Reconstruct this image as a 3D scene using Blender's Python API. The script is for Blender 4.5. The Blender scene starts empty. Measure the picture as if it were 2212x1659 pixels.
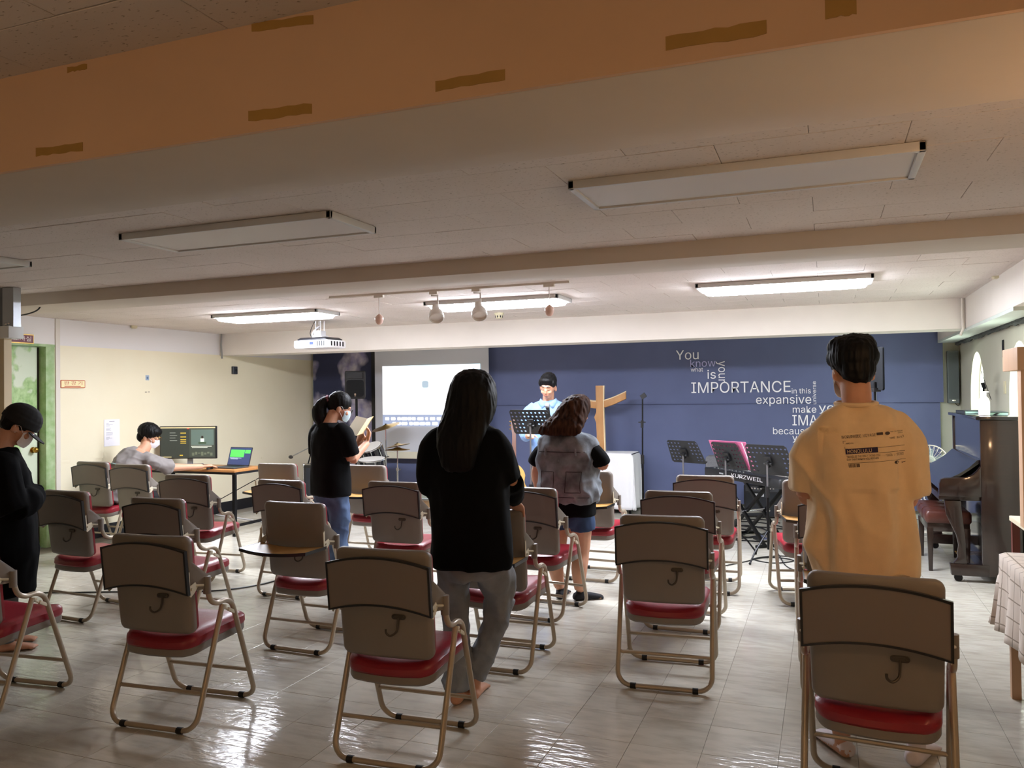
import bpy, bmesh, math, random
from math import sin, cos, pi, radians, sqrt
from mathutils import Vector, Matrix, noise
from mathutils.bvhtree import BVHTree
random.seed(7)
# light levels of the place: ceiling lamps, frosted windows, warm entrance lamps
LAMP_EMIT, WINDOW_EMIT, WARM_EMIT, CUP_EMIT, SCREEN_EMIT = 90.0, 7.0, 150.0, 210.0, 1.3
SC = bpy.context.scene
COL = SC.collection
# ------------------------------------------------------------------ camera
F_PX, EYE = 1730.0, 1.5
YAW, PIT, ROL = radians(21.33), radians(.78), radians(-.687)
_f = Vector((-sin(YAW)*cos(PIT), cos(YAW)*cos(PIT), sin(PIT)))
_r = Vector((cos(YAW), sin(YAW), 0)); _u = _r.cross(_f)
RIGHT = _r*cos(ROL)+_u*sin(ROL); UP = -_r*sin(ROL)+_u*cos(ROL); FWD = _f
CAM = Vector((0, 0, EYE))
cd = bpy.data.cameras.new('camera'); cam = bpy.data.objects.new('camera', cd); COL.objects.link(cam)
cd.sensor_fit = 'HORIZONTAL'; cd.sensor_width = 36; cd.lens = F_PX/2212*36; cd.clip_start = .05; cd.clip_end = 100
m3 = Matrix((RIGHT, UP, -FWD)).transposed()
cam.matrix_world = Matrix.Translation(CAM) @ m3.to_4x4()
SC.camera = cam
vs = SC.view_settings
vs.view_transform = 'Standard'; vs.look = 'None'; vs.gamma = 1; vs.exposure = EXPOSURE = 0.0
vs.use_curve_mapping = False
w = bpy.data.worlds.new('sky'); SC.world = w; w.use_nodes = True
w.node_tree.nodes['Background'].inputs[0].default_value = (.75, .85, 1, 1)
w.node_tree.nodes['Background'].inputs[1].default_value = 1.0

def ray(px, py): return RIGHT*((px-1106)/F_PX) - UP*((py-829.5)/F_PX) + FWD
def onZ(px, py, z=0.): d = ray(px, py); return CAM + d*((z-EYE)/d.z)
def onY(px, py, y): d = ray(px, py); return CAM + d*(y/d.y)
def onX(px, py, x): d = ray(px, py); return CAM + d*(x/d.x)
def proj(p):
    v = Vector(p)-CAM; d = v.dot(FWD)
    return 1106+F_PX*v.dot(RIGHT)/d, 829.5-F_PX*v.dot(UP)/d, d

# ------------------------------------------------------------------ materials
def lin(h):
    h = h.lstrip('#'); o = []
    for i in (0, 2, 4):
        c = int(h[i:i+2], 16)/255; o.append(c/12.92 if c <= .04045 else ((c+.055)/1.055)**2.4)
    return (*o, 1)
MATS = {}
def mat(name, col, rough=.5, metal=0, noise_amt=0., noise_scale=20., col2=None, stretch=(1, 1, 1), bump=0., bump_scale=60., coat=0., sheen=0., emit=0., trans=0., spec=.5, alpha=1., sss=0.):
    if name in MATS: return MATS[name]
    m = bpy.data.materials.new(name); m.use_nodes = True; nt = m.node_tree; b = nt.nodes['Principled BSDF']
    c = lin(col) if isinstance(col, str) else col
    b.inputs['Base Color'].default_value = c; b.inputs['Roughness'].default_value = rough; b.inputs['Metallic'].default_value = metal
    b.inputs['Specular IOR Level'].default_value = spec
    if coat: b.inputs['Coat Weight'].default_value = coat; b.inputs['Coat Roughness'].default_value = .08
    if sheen: b.inputs['Sheen Weight'].default_value = sheen
    if trans: b.inputs['Transmission Weight'].default_value = trans
    if alpha < 1: b.inputs['Alpha'].default_value = alpha
    if sss: b.inputs['Subsurface Weight'].default_value = sss; b.inputs['Subsurface Radius'].default_value = (.02, .008, .004)
    if emit: b.inputs['Emission Color'].default_value = c; b.inputs['Emission Strength'].default_value = emit
    if noise_amt or bump:
        tc = nt.nodes.new('ShaderNodeTexCoord'); mp = nt.nodes.new('ShaderNodeMapping'); nt.links.new(tc.outputs['Object'], mp.inputs[0])
        mp.inputs['Scale'].default_value = stretch
        if noise_amt:
            n = nt.nodes.new('ShaderNodeTexNoise'); n.inputs['Scale'].default_value = noise_scale; n.inputs['Detail'].default_value = 5
            nt.links.new(mp.outputs[0], n.inputs['Vector'])
            r = nt.nodes.new('ShaderNodeMapRange'); r.inputs['From Min'].default_value = .3; r.inputs['From Max'].default_value = .7
            nt.links.new(n.outputs['Fac'], r.inputs['Value'])
            mx = nt.nodes.new('ShaderNodeMix'); mx.data_type = 'RGBA'
            c2 = lin(col2) if col2 else tuple(v*(1-noise_amt) for v in c[:3])+(1,)
            mx.inputs['A'].default_value = c; mx.inputs['B'].default_value = c2
            nt.links.new(r.outputs[0], mx.inputs['Factor']); nt.links.new(mx.outputs['Result'], b.inputs['Base Color'])
        if bump:
            n2 = nt.nodes.new('ShaderNodeTexNoise'); n2.inputs['Scale'].default_value = bump_scale; n2.inputs['Detail'].default_value = 4
            nt.links.new(mp.outputs[0], n2.inputs['Vector'])
            bp = nt.nodes.new('ShaderNodeBump'); bp.inputs['Strength'].default_value = bump; bp.inputs['Distance'].default_value = .004
            nt.links.new(n2.outputs['Fac'], bp.inputs['Height']); nt.links.new(bp.outputs[0], b.inputs['Normal'])
    MATS[name] = m
    return m
def nodes(m): return m.node_tree.nodes, m.node_tree.links, m.node_tree.nodes['Principled BSDF']
def rgbmix(N, L, fac, a, b):
    x = N.new('ShaderNodeMix'); x.data_type = 'RGBA'
    if isinstance(fac, float): x.inputs['Factor'].default_value = fac
    else: L.new(fac, x.inputs['Factor'])
    for k, v in (('A', a), ('B', b)):
        if isinstance(v, tuple): x.inputs[k].default_value = v
        else: L.new(v, x.inputs[k])
    return x.outputs['Result']
def rng(N, L, val, a, b):
    r = N.new('ShaderNodeMapRange'); r.inputs['From Min'].default_value = a; r.inputs['From Max'].default_value = b
    L.new(val, r.inputs['Value']); return r.outputs[0]
def noisetex(N, L, vec, scale, detail=4):
    n = N.new('ShaderNodeTexNoise'); n.inputs['Scale'].default_value = scale; n.inputs['Detail'].default_value = detail
    L.new(vec, n.inputs['Vector']); return n.outputs['Fac']
def mapping(N, L, scale=(1, 1, 1), kind='Object'):
    tc = N.new('ShaderNodeTexCoord'); mp = N.new('ShaderNodeMapping'); mp.inputs['Scale'].default_value = scale
    L.new(tc.outputs[kind], mp.inputs[0]); return mp.outputs[0]

M_white = mat('white_paint', '#e3dcd2', .7, noise_amt=.05, noise_scale=3)
M_trimw = mat('offwhite_trim', '#d9d2c6', .6)
M_black = mat('black_plastic', '#121214', .45)
M_blackm = mat('black_metal', '#151517', .35, .6)
M_chrome = mat('chrome', '#d8d8da', .16, 1)
M_rubber = mat('black_rubber', '#0d0d0d', .7)
M_paper = mat('white_paper', '#eceaf0', .7)
M_skin = mat('skin', '#c49073', .6, noise_amt=.06, noise_scale=30, sss=.08)
M_hair = mat('black_hair', '#080708', .55, spec=.2, noise_amt=.4, noise_scale=60, stretch=(1, 1, .08), bump=.25, bump_scale=160)
M_hairb = mat('dark_brown_hair', '#1d1310', .7, spec=.08, noise_amt=.5, col2='#4a3022', noise_scale=45, stretch=(1, 1, .07), bump=.25, bump_scale=160)

# ------------------------------------------------------------------ mesh helpers
class MB:
    def __init__(s): s.v = []; s.f = []
    def add(s, vs, fs):
        o = len(s.v); s.v += [Vector(q) for q in vs]; s.f += [tuple(i+o for i in q) for q in fs]; return s
    def box(s, c, d, R=None):
        c = Vector(c); hx, hy, hz = d[0]/2, d[1]/2, d[2]/2
        vs = [Vector((x, y, z)) for z in (-hz, hz) for y in (-hy, hy) for x in (-hx, hx)]
        if R is not None: vs = [R @ q for q in vs]
        return s.add([q+c for q in vs], [(0, 2, 3, 1), (4, 5, 7, 6), (0, 1, 5, 4), (2, 6, 7, 3), (0, 4, 6, 2), (1, 3, 7, 5)])
    def rings(s, rs, cap0=True, cap1=True, closed=False):
        o = len(s.v); n = len(rs[0])
        for r in rs: s.v += [Vector(q) for q in r]
        k = len(rs)
        for i in range(k if closed else k-1):
            a = o+i*n; b = o+((i+1) % k)*n
            for j in range(n): s.f.append((a+j, a+(j+1) % n, b+(j+1) % n, b+j))
        if not closed:
            if cap0: s.f.append(tuple(o+j for j in reversed(range(n))))
            if cap1: s.f.append(tuple(o+(k-1)*n+j for j in range(n)))
        return s
    def tube(s, pts, r, n=10, flat=None, closed=False, side=None):
        # circular (or flattened) section swept along a polyline with a carried frame
        P = [Vector(p) for p in pts]; k = len(P)
        R = r if isinstance(r, (list, tuple)) else [r]*k
        Fl = flat if isinstance(flat, (list, tuple)) else [flat or 1]*k
        T = []
        for i in range(k):
            a = P[i-1] if (i > 0 or closed) else P[i]; b = P[(i+1) % k] if (i < k-1 or closed) else P[i]
            t = (b-a); T.append(t.normalized() if t.length > 1e-9 else Vector((0, 0, 1)))
        u = Vector(side) if side is not None else (Vector((0, 0, 1)) if abs(T[0].z) < .9 else Vector((1, 0, 0)))
        rs = []
        for i in range(k):
            u = u - T[i]*u.dot(T[i])
            if u.length < 1e-6: u = T[i].orthogonal()
            u.normalize(); w_ = T[i].cross(u)
            rs.append([P[i]+u*(cos(2*pi*j/n)*R[i])+w_*(sin(2*pi*j/n)*R[i]*Fl[i]) for j in range(n)])
        return s.rings(rs, closed=closed)
    def ell(s, c, r, R=None, n=16, m=10):
        c = Vector(c); rs = []
        if not hasattr(r, '__len__'): r = (r, r, r)
        for i in range(1, m):
            a = -pi/2+pi*i/m; ring = []
            for j in range(n):
                q = Vector((r[0]*cos(a)*cos(2*pi*j/n), r[1]*cos(a)*sin(2*pi*j/n), r[2]*sin(a)))
                ring.append((R @ q if R is not None else q)+c)
            rs.append(ring)
        o = len(s.v); s.rings(rs, False, False)
        z0 = Vector((0, 0, -r[2])); z1 = Vector((0, 0, r[2]))
        if R is not None: z0 = R @ z0; z1 = R @ z1
        s.v += [c+z0, c+z1]; e = len(s.v)
        for j in range(n):
            s.f.append((o+(j+1) % n, o+j, e-2)); L_ = o+(m-2)*n; s.f.append((L_+j, L_+(j+1) % n, e-1))
        return s
    def lathe(s, prof, c=(0, 0, 0), n=20, R=None):
        c = Vector(c); rs = []
        for r, z in prof:
            ring = [Vector((max(r, 1e-4)*cos(2*pi*j/n), max(r, 1e-4)*sin(2*pi*j/n), z)) for j in range(n)]
            rs.append([(R @ q if R is not None else q)+c for q in ring])
        return s.rings(rs)
    def prism(s, poly, d0, d1, fn):
        # poly: 2-D outline; fn(u, v, d) gives the point
        n = len(poly); return s.rings([[fn(u, v, d0) for u, v in poly], [fn(u, v, d1) for u, v in poly]])
    def pillow(s, a, b, r, prof, fn=None, n=6, fill=4):
        # rounded-rectangle solid: prof = [(inset, depth), ...] first to last, closed at both ends
        def rr(i):
            A, B, Rr = a-i, b-i, max(r-i, .002); Rr = min(Rr, A, B); o = []
            for cx, cy, a0 in ((A-Rr, B-Rr, 0), (-A+Rr, B-Rr, pi/2), (-A+Rr, -B+Rr, pi), (A-Rr, -B+Rr, 3*pi/2)):
                o += [(cx+Rr*cos(a0+pi/2*k/n), cy+Rr*sin(a0+pi/2*k/n)) for k in range(n+1)]
            # points along the straight sides keep bowed panels smooth
            p = []
            for k in range(len(o)):
                q = o[(k+1) % len(o)]; p.append(o[k])
                if (k+1) % (n+1) == 0:
                    p += [(o[k][0]+(q[0]-o[k][0])*t/5, o[k][1]+(q[1]-o[k][1])*t/5) for t in range(1, 5)]
            return p
        fn = fn or (lambda u, v, d: Vector((u, v, d)))
        rs = []
        i0, d0 = prof[0]; base = rr(i0)
        for t in range(fill): k = t/fill + .02; rs.append([(x*k, y*k, d0) for x, y in base])
        for i, d in prof: rs.append([(x, y, d) for x, y in rr(i)])
        i1, d1 = prof[-1]; base = rr(i1)
        for t in reversed(range(fill)): k = t/fill + .02; rs.append([(x*k, y*k, d1) for x, y in base])
        return s.rings([[fn(*q) for q in ring] for ring in rs])
    def mesh(s, name, smooth=True, bevel=0., seg=2):
        me = bpy.data.meshes.new(name)
        bm = bmesh.new(); vv = [bm.verts.new(q) for q in s.v]
        for q in s.f:
            try: bm.faces.new([vv[i] for i in q])
            except ValueError: pass
        bmesh.ops.recalc_face_normals(bm, faces=bm.faces)
        if bevel: bmesh.ops.bevel(bm, geom=list(bm.edges), offset=bevel, segments=seg, affect='EDGES', profile=.6, clamp_overlap=True)
        bm.to_mesh(me); bm.free()
        if smooth:
            me.polygons.foreach_set('use_smooth', [True]*len(me.polygons))
            me.set_sharp_from_angle(angle=radians(38))
        return me
def put(name, me, m=None, parent=None, label=None, cat=None, group=None, kind=None, loc=None, rz=None):
    if isinstance(me, MB): me = me.mesh(name)
    o = bpy.data.objects.new(name, me); COL.objects.link(o)
    if me is not None and m is not None and not me.materials: me.materials.append(m)
    if parent is not None: o.parent = parent
    if loc is not None: o.location = loc
    if rz is not None: o.rotation_euler = (0, 0, rz)
    if label: o['label'] = label
    if cat: o['category'] = cat
    if group: o['group'] = group
    if kind: o['kind'] = kind
    return o
def thing(name, label, cat, loc=(0, 0, 0), rz=0, group=None):
    return put(name, None, None, None, label, cat, group, None, loc, rz)
def B(c, d, R=None): return MB().box(c, d, R)
def bbox(x0, x1, y0, y1, z0, z1): return B(((x0+x1)/2, (y0+y1)/2, (z0+z1)/2), (x1-x0, y1-y0, z1-z0))
import os
try: FONT = bpy.data.fonts.load(os.path.join(bpy.utils.system_resource('DATAFILES'), 'fonts', 'Inter.woff2'))
except Exception: FONT = None
try: FONTK = bpy.data.fonts.load(os.path.join(bpy.utils.system_resource('DATAFILES'), 'fonts', 'Noto Sans CJK Regular.woff2'))
except Exception: FONTK = FONT
def text_mesh(s, name='text', extrude=.0):
    cu = bpy.data.curves.new(name, 'FONT'); cu.body = s; cu.extrude = extrude; cu.resolution_u = 3
    fo_ = FONTK if any(ord(c) > 0x2fff for c in s) else FONT
    if fo_: cu.font = fo_
    o = bpy.data.objects.new(name, cu); COL.objects.link(o)
    dg = bpy.context.evaluated_depsgraph_get(); me = bpy.data.meshes.new_from_object(o.evaluated_get(dg))
    bpy.data.objects.remove(o); bpy.data.curves.remove(cu)
    return me
def text_fit(s, fn, u0, v0, width, height, name='lettering'):
    # lettering laid in a width x height box whose lower left corner is (u0, v0); fn maps (u, v) to a point
    me = text_mesh(s, name)
    xs = [q.co.x for q in me.vertices]; ys = [q.co.y for q in me.vertices]
    if not xs: return me
    x0, x1, y0, y1 = min(xs), max(xs), min(ys), max(ys)
    for q in me.vertices:
        q.co = fn(u0+(q.co.x-x0)/(x1-x0)*width, v0+(q.co.y-y0)/(y1-y0)*height)
    return me
def remesh(mb, voxel, smooth=4, fac=.5):
    me = bpy.data.meshes.new('tmp'); me.from_pydata([tuple(q) for q in mb.v], [], mb.f)
    bm = bmesh.new(); bm.from_mesh(me); bmesh.ops.recalc_face_normals(bm, faces=bm.faces); bm.to_mesh(me); bm.free()
    o = bpy.data.objects.new('tmp', me); COL.objects.link(o)
    r = o.modifiers.new('r', 'REMESH'); r.mode = 'VOXEL'; r.voxel_size = voxel; r.adaptivity = 0; r.use_smooth_shade = True
    if smooth:
        s = o.modifiers.new('s', 'SMOOTH'); s.factor = fac; s.iterations = smooth
    dg = bpy.context.evaluated_depsgraph_get(); out = bpy.data.meshes.new_from_object(o.evaluated_get(dg))
    bpy.data.objects.remove(o); bpy.data.meshes.remove(me)
    out.polygons.foreach_set('use_smooth', [True]*len(out.polygons))
    return out
def displace(me, fn):
    nr = [v.normal.copy() for v in me.vertices]
    for v, n_ in zip(me.vertices, nr): v.co = v.co + n_*fn(v.co, n_)
    me.update()
def rotz(a): return Matrix.Rotation(a, 3, 'Z')
def euler(x=0, y=0, z=0): return Matrix.Rotation(z, 3, 'Z') @ Matrix.Rotation(y, 3, 'Y') @ Matrix.Rotation(x, 3, 'X')
def arcpts(c, r, a0, a1, n, ex, ey):
    c = Vector(c); ex = Vector(ex); ey = Vector(ey)
    return [c+ex*(r*cos(a0+(a1-a0)*i/n))+ey*(r*sin(a0+(a1-a0)*i/n)) for i in range(n+1)]
def smoothpath(pts, n=6):
    # Catmull-Rom through the points
    P = [Vector(p) for p in pts]; o = []
    for i in range(len(P)-1):
        p0 = P[max(i-1, 0)]; p1 = P[i]; p2 = P[i+1]; p3 = P[min(i+2, len(P)-1)]
        for k in range(n):
            t = k/n; o.append(.5*((2*p1)+(p2-p0)*t+(2*p0-5*p1+4*p2-p3)*t*t+(3*p1-p0-3*p2+p3)*t**3))
    o.append(P[-1]); return o
# ------------------------------------------------------------------ room shell
XL, XR, YB, YN, ZC = -7.4, 1.45, 10.45, -3.0, 2.345
# floor: slab and vinyl tiles
M_slab = mat('floor_joint', '#7d7568', .8)
M_tile = bpy.data.materials.new('vinyl_tile'); M_tile.use_nodes = True
N, L, b = nodes(M_tile)
oi = N.new('ShaderNodeObjectInfo'); gi = N.new('ShaderNodeNewGeometry')
ad = N.new('ShaderNodeMath'); ad.operation = 'ADD'; L.new(oi.outputs['Random'], ad.inputs[0]); L.new(gi.outputs['Random Per Island'], ad.inputs[1])
fr = N.new('ShaderNodeMath'); fr.operation = 'FRACT'; L.new(ad.outputs[0], fr.inputs[0])
mp = N.new('ShaderNodeMapping'); L.new(gi.outputs['Position'], mp.inputs[0]); mp.inputs['Scale'].default_value = (1, 3.2, 1)
base = rgbmix(N, L, fr.outputs[0], lin('#cbc7bb'), lin('#c0bbae'))
st = noisetex(N, L, mp.outputs[0], 6, 6)
c = rgbmix(N, L, rng(N, L, st, .42, .75), base, lin('#aea89b'))
mp2 = N.new('ShaderNodeMapping'); L.new(gi.outputs['Position'], mp2.inputs[0]); mp2.inputs['Scale'].default_value = (1, 1, 1)
sc = noisetex(N, L, mp2.outputs[0], 1.3, 6)
c = rgbmix(N, L, rng(N, L, sc, .55, .8), c, lin('#98928a'))
L.new(c, b.inputs['Base Color'])
rr_ = N.new('ShaderNodeMapRange'); L.new(st, rr_.inputs['Value']); rr_.inputs['To Min'].default_value = .06; rr_.inputs['To Max'].default_value = .24
L.new(rr_.outputs[0], b.inputs['Roughness'])
bp = N.new('ShaderNodeBump'); bp.inputs['Strength'].default_value = .9; bp.inputs['Distance'].default_value = .006
ml = N.new('ShaderNodeMath'); ml.operation = 'MULTIPLY'; L.new(noisetex(N, L, mp.outputs[0], 11, 3), ml.inputs[0]); L.new(rng(N, L, noisetex(N, L, mp2.outputs[0], 2.1, 2), .35, .75), ml.inputs[1])
L.new(ml.outputs[0], bp.inputs['Height']); L.new(bp.outputs[0], b.inputs['Normal'])
floor = put('floor', bbox(XL-.1, XR+.1, YN, YB, -.1, -.003), M_slab, kind='structure', label='pale worn vinyl tile floor with soft reflections of the lamps')
TS = .302
tile = MB(); hs = TS/2-.0008
tile.rings([[(-hs, -hs, -.003), (hs, -hs, -.003), (hs, hs, -.003), (-hs, hs, -.003)], [(-hs, -hs, -.0006), (hs, -hs, -.0006), (hs, hs, -.0006), (-hs, hs, -.0006)],
            [(-hs+.0008, -hs+.0008, 0), (hs-.0008, -hs+.0008, 0), (hs-.0008, hs-.0008, 0), (-hs+.0008, hs-.0008, 0)]], cap0=False)
tile_me = tile.mesh('floor_tile', smooth=False); tile_me.materials.append(M_tile)
cells = []
for i in range(-24, 6):
    for j in range(-11, 24):
        x = -.2+TS*(i+.5); y = 3.40+TS*(j+.5)
        if x-hs < XL or x+hs > XR+.05 or y+hs > YB: continue
        px, py, d = proj((x, y, 0)); vis = d > .5 and -120 < px < 2330 and py < 1800
        cells.append(((0 if vis else 1), d if d > 0 else 99, x, y))
cells.sort()
rest = MB()
for k, (nv, d, x, y) in enumerate(cells):
    if k < 300:
        o = put('floor_tile', tile_me, None, floor, loc=(x, y, random.uniform(-.0002, 0)))
        o.rotation_euler = (random.gauss(0, .0011), random.gauss(0, .0011), 0)
    else:
        dx, dy = random.gauss(0, .0011), random.gauss(0, .0011)
        rest.rings([[(x+a*hs, y+e*hs, -.003) for a, e in ((-1, -1), (1, -1), (1, 1), (-1, 1))], [(x+a*hs, y+e*hs, a*hs*dx+e*hs*dy-.0001) for a, e in ((-1, -1), (1, -1), (1, 1), (-1, 1))]], cap0=False)
put('floor_tiles', rest.mesh('floor_tiles', smooth=False), M_tile, floor, kind='stuff')

# ceiling: board and fissured tiles in running bond
M_cb = mat('ceiling_joint', '#8f877b', .9)
M_ct = bpy.data.materials.new('fissured_ceiling_tile'); M_ct.use_nodes = True
N, L, b = nodes(M_ct); b.inputs['Roughness'].default_value = .85
gi = N.new('ShaderNodeNewGeometry'); mp = N.new('ShaderNodeMapping'); mp.inputs['Scale'].default_value = (55, 130, 55); L.new(gi.outputs['Position'], mp.inputs[0])
fs = noisetex(N, L, mp.outputs[0], 1, 3)
fis = rng(N, L, fs, .63, .68)
big = noisetex(N, L, gi.outputs['Position'], 1.4, 4)
c = rgbmix(N, L, rng(N, L, big, .3, .8), lin('#ded5cf'), lin('#d2c8c0'))
c = rgbmix(N, L, fis, c, lin('#a3988b')); L.new(c, b.inputs['Base Color'])
bp = N.new('ShaderNodeBump'); bp.invert = True; bp.inputs['Strength'].default_value = .4; bp.inputs['Distance'].default_value = .003; L.new(fis, bp.inputs['Height']); L.new(bp.outputs[0], b.inputs['Normal'])
ceil = put('ceiling', bbox(XL-.1, XR+.1, YN, YB, ZC+.004, ZC+.1), M_cb, kind='structure', label='low off-white ceiling of fissured rectangular tiles')
CX, CY = .61, .305
ct = MB(); a, e = CX/2-.0012, CY/2-.0012
ct.rings([[(-a, -e, .006), (a, -e, .006), (a, e, .006), (-a, e, .006)], [(-a, -e, .001), (a, -e, .001), (a, e, .001), (-a, e, .001)], [(-a+.0015, -e+.0015, 0), (a-.0015, -e+.0015, 0), (a-.0015, e-.0015, 0), (-a+.0015, e-.0015, 0)]], cap0=False)
ct_me = ct.mesh('ceiling_tile', smooth=False); ct_me.materials.append(M_ct)
cells = []
for j in range(-19, 25):
    for i in range(-14, 5):
        y = 2.793+CY*(j+.5); x = -.342+CX*(i+.5)+(CX/2 if j % 2 else 0)
        if x-a > XR or x+a < XL or y+e > YB: continue
        if 1.50 < y < 1.90: continue
        px, py, d = proj((x, y, ZC)); vis = d > .3 and -200 < px < 2400 and -150 < py
        cells.append((0 if vis and y < 8.5 else 1, d if d > 0 else 99, x, y))
cells.sort(); rest = MB()
for k, (nv, d, x, y) in enumerate(cells):
    z = ZC+random.uniform(-.0012, .0012)
    if k < 300:
        o = put('ceiling_tile', ct_me, None, ceil, loc=(x, y, z)); o.rotation_euler = (random.gauss(0, .002), random.gauss(0, .001), 0)
    else: rest.rings([[(x+p*a, y+q*e, z+.006) for p, q in ((-1, -1), (1, -1), (1, 1), (-1, 1))], [(x+p*a, y+q*e, z) for p, q in ((-1, -1), (1, -1), (1, 1), (-1, 1))]], cap0=False)
put('ceiling_tiles', rest.mesh('ceiling_tiles', smooth=False), M_ct, ceil, kind='stuff')

# beams
M_beam = mat('beam_paint', '#cfc5b9', .75, noise_amt=.07, noise_scale=2.5, bump=.15, bump_scale=14)
M_beamo = mat('beam_warm_light_tint', '#dcb99a', .75, noise_amt=.08, noise_scale=2.2, bump=.15, bump_scale=14)  # peach tone puts the warm lamplight on the near face into the colour
def beam(n, lab, x0, x1, y0, y1, z0, z1, m=M_beam):
    return put(n, bbox(x0, x1, y0, y1, z0, z1).mesh(n, bevel=.006), m, kind='structure', label=lab)
bm1 = beam('trim_1', 'deep ceiling beam nearest the camera', XL, XR, 1.475, 1.92, 2.098, ZC+.004)
put('warm_tint_face', bbox(XL, XR, 1.463, 1.475, 2.099, ZC+.004), M_beamo, bm1, label='near face of the beam, warm lamplight tinted into its colour')
beam('trim_2', 'shallow ceiling beam between the two rows of lamps', XL, 1.22, 4.50, 4.95, 2.25, ZC+.004)
beam('trim_3', 'cream header beam above the dark blue backdrop', XL, 1.3, 8.40, 8.76, 2.063, ZC+.004, M_white)
beam('trim_4', 'white side beam along the top of the window wall', 1.22, XR+.05, 1.92, YB, 2.066, ZC+.004, M_white)
M_tape = mat('old_masking_tape', '#b08a46', .6, noise_amt=.12, noise_scale=14)
def tape(p, q, h):
    A = onY(*p, 1.463); C_ = onY(*q, 1.463)
    t = MB(); n = 8
    top = [A.lerp(C_, i/n)+Vector((0, -.0012, h/2+random.uniform(-.002, .002))) for i in range(n+1)]
    bot = [A.lerp(C_, i/n)+Vector((0, -.0012, -h/2+random.uniform(-.002, .002))) for i in range(n+1)]
    o = [v+Vector((0, .0011, 0)) for v in top+bot]
    k = n+1
    t.add(top+bot+o, [(i, i+1, k+i+1, k+i) for i in range(n)]+[(i, 2*k+i, 2*k+i+1, i+1) for i in range(n)]+[(k+i, k+i+1, 3*k+i+1, 3*k+i) for i in range(n)]+[(0, k, 3*k, 2*k), (n, 2*k+n, 3*k+n, k+n)])
    put('tape_strip', t, M_tape, bm1)
for p, q, h in (((78, 329), (179, 317), .02), ((537, 252), (674, 234), .022), ((941, 186), (1091, 162), .021), ((1438, 95), (1656, 59), .025), ((544, 60), (677, 42), .02), ((146, 152), (188, 143), .012), ((1782, 12), (1850, 2), .045)):
    tape(p, q, h)

# left wall: cream below, white band above, recess for the door
M_wl = bpy.data.materials.new('cream_wall_paint'); M_wl.use_nodes = True
N, L, b = nodes(M_wl); b.inputs['Roughness'].default_value = .65
gi = N.new('ShaderNodeNewGeometry'); sp = N.new('ShaderNodeSeparateXYZ'); L.new(gi.outputs['Position'], sp.inputs[0])
gt = N.new('ShaderNodeMath'); gt.operation = 'GREATER_THAN'; gt.inputs[1].default_value = 2.07; L.new(sp.outputs['Z'], gt.inputs[0])
n1 = noisetex(N, L, gi.outputs['Position'], 1.1, 5); n2 = noisetex(N, L, gi.outputs['Position'], 7, 3)
cr = rgbmix(N, L, rng(N, L, n1, .3, .8), lin('#ece4c9'), lin('#e4dabb'))
cr = rgbmix(N, L, rng(N, L, n2, .74, .80), cr, lin('#c9bf9c'))
c = rgbmix(N, L, gt.outputs[0], cr, lin('#e2dedb')); L.new(c, b.inputs['Base Color'])
wl = MB(); 
for y0, y1, z0, z1 in ((YN, 5.40, 0, ZC), (5.40, 5.98, 2.06, ZC), (5.98, YB, 0, ZC)): wl.box((XL-.1, (y0+y1)/2, (z0+z1)/2), (.2, y1-y0, z1-z0))
put('wall_left', wl, M_wl, kind='structure', label='cream left wall with a white band along its top')
put('trim_5', bbox(XL, XL+.012, 5.985, 6.035, 0, ZC), M_trimw, kind='structure', label='narrow white vertical strip beside the painted door')
M_bb = mat('black_baseboard', '#14161a', .5)
put('baseboard_left', bbox(XL, XL+.012, 6.04, YB, 0, .135), M_bb, kind='structure', label='black baseboard along the cream wall')
# door with a painted tree mural
M_mur = bpy.data.materials.new('tree_mural_print'); M_mur.use_nodes = True
N, L, b = nodes(M_mur); b.inputs['Roughness'].default_value = .55
v = mapping(N, L, (1, 1.25, 1)); n1 = noisetex(N, L, v, 2.3, 3); n2 = noisetex(N, L, v, 13, 5); n3 = noisetex(N, L, v, 34, 3)
lf = rgbmix(N, L, rng(N, L, n3, .35, .65), lin('#9cbd7c'), lin('#7ea364')); lf = rgbmix(N, L, rng(N, L, n2, .4, .7), lf, lin('#b4cf95'))
ma = N.new('ShaderNodeMath'); ma.operation = 'MULTIPLY_ADD'; ma.inputs[1].default_value = .16; L.new(n2, ma.inputs[0]); L.new(n1, ma.inputs[2])
c = rgbmix(N, L, rng(N, L, ma.outputs[0], .58, .62), lin('#cfd9c1'), lf); L.new(c, b.inputs['Base Color'])
M_jamb = mat('green_leaf_jamb', '#7fa262', .55, noise_amt=.4, noise_scale=9, col2='#b3c79c')
d1 = put('door_1', None, kind='structure', label='door painted with a green tree mural', loc=(XL-.11, 5.63, 0))
put('leaf', bbox(-.02, .02, -.235, .222, .005, 2.045).mesh('leaf', bevel=.003), M_mur, d1)
put('jamb', bbox(-.06, .11, .25, .35, 0, 2.06), M_jamb, d1)
put('lintel', bbox(-.06, .116, -.24, .352, 2.05, 2.075), M_jamb, d1)
put('gap_shade_strip', bbox(-.01, .012, .226, .249, .005, 2.045), mat('dark_gap', '#2b2117', .7), d1)  # dark strip standing in for the shade in the gap beside the leaf
M_brass = mat('brass', '#b58d3f', .25, 1)
kn = MB().tube([(.02, .17, 1.0), (.045, .17, 1.0)], .012, 12); kn.ell((.065, .17, 1.0), (.026, .03, .03)); kn.lathe([(.03, 0), (.03, .006)], (.02, .17, 1.0), R=euler(y=pi/2))
put('door_knob', kn, M_brass, d1, label='round brass door knob')
hz = MB().box((.03, .12, .62), (.05, .2, .02)); put('push_ledge', hz, M_chrome, d1)

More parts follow.
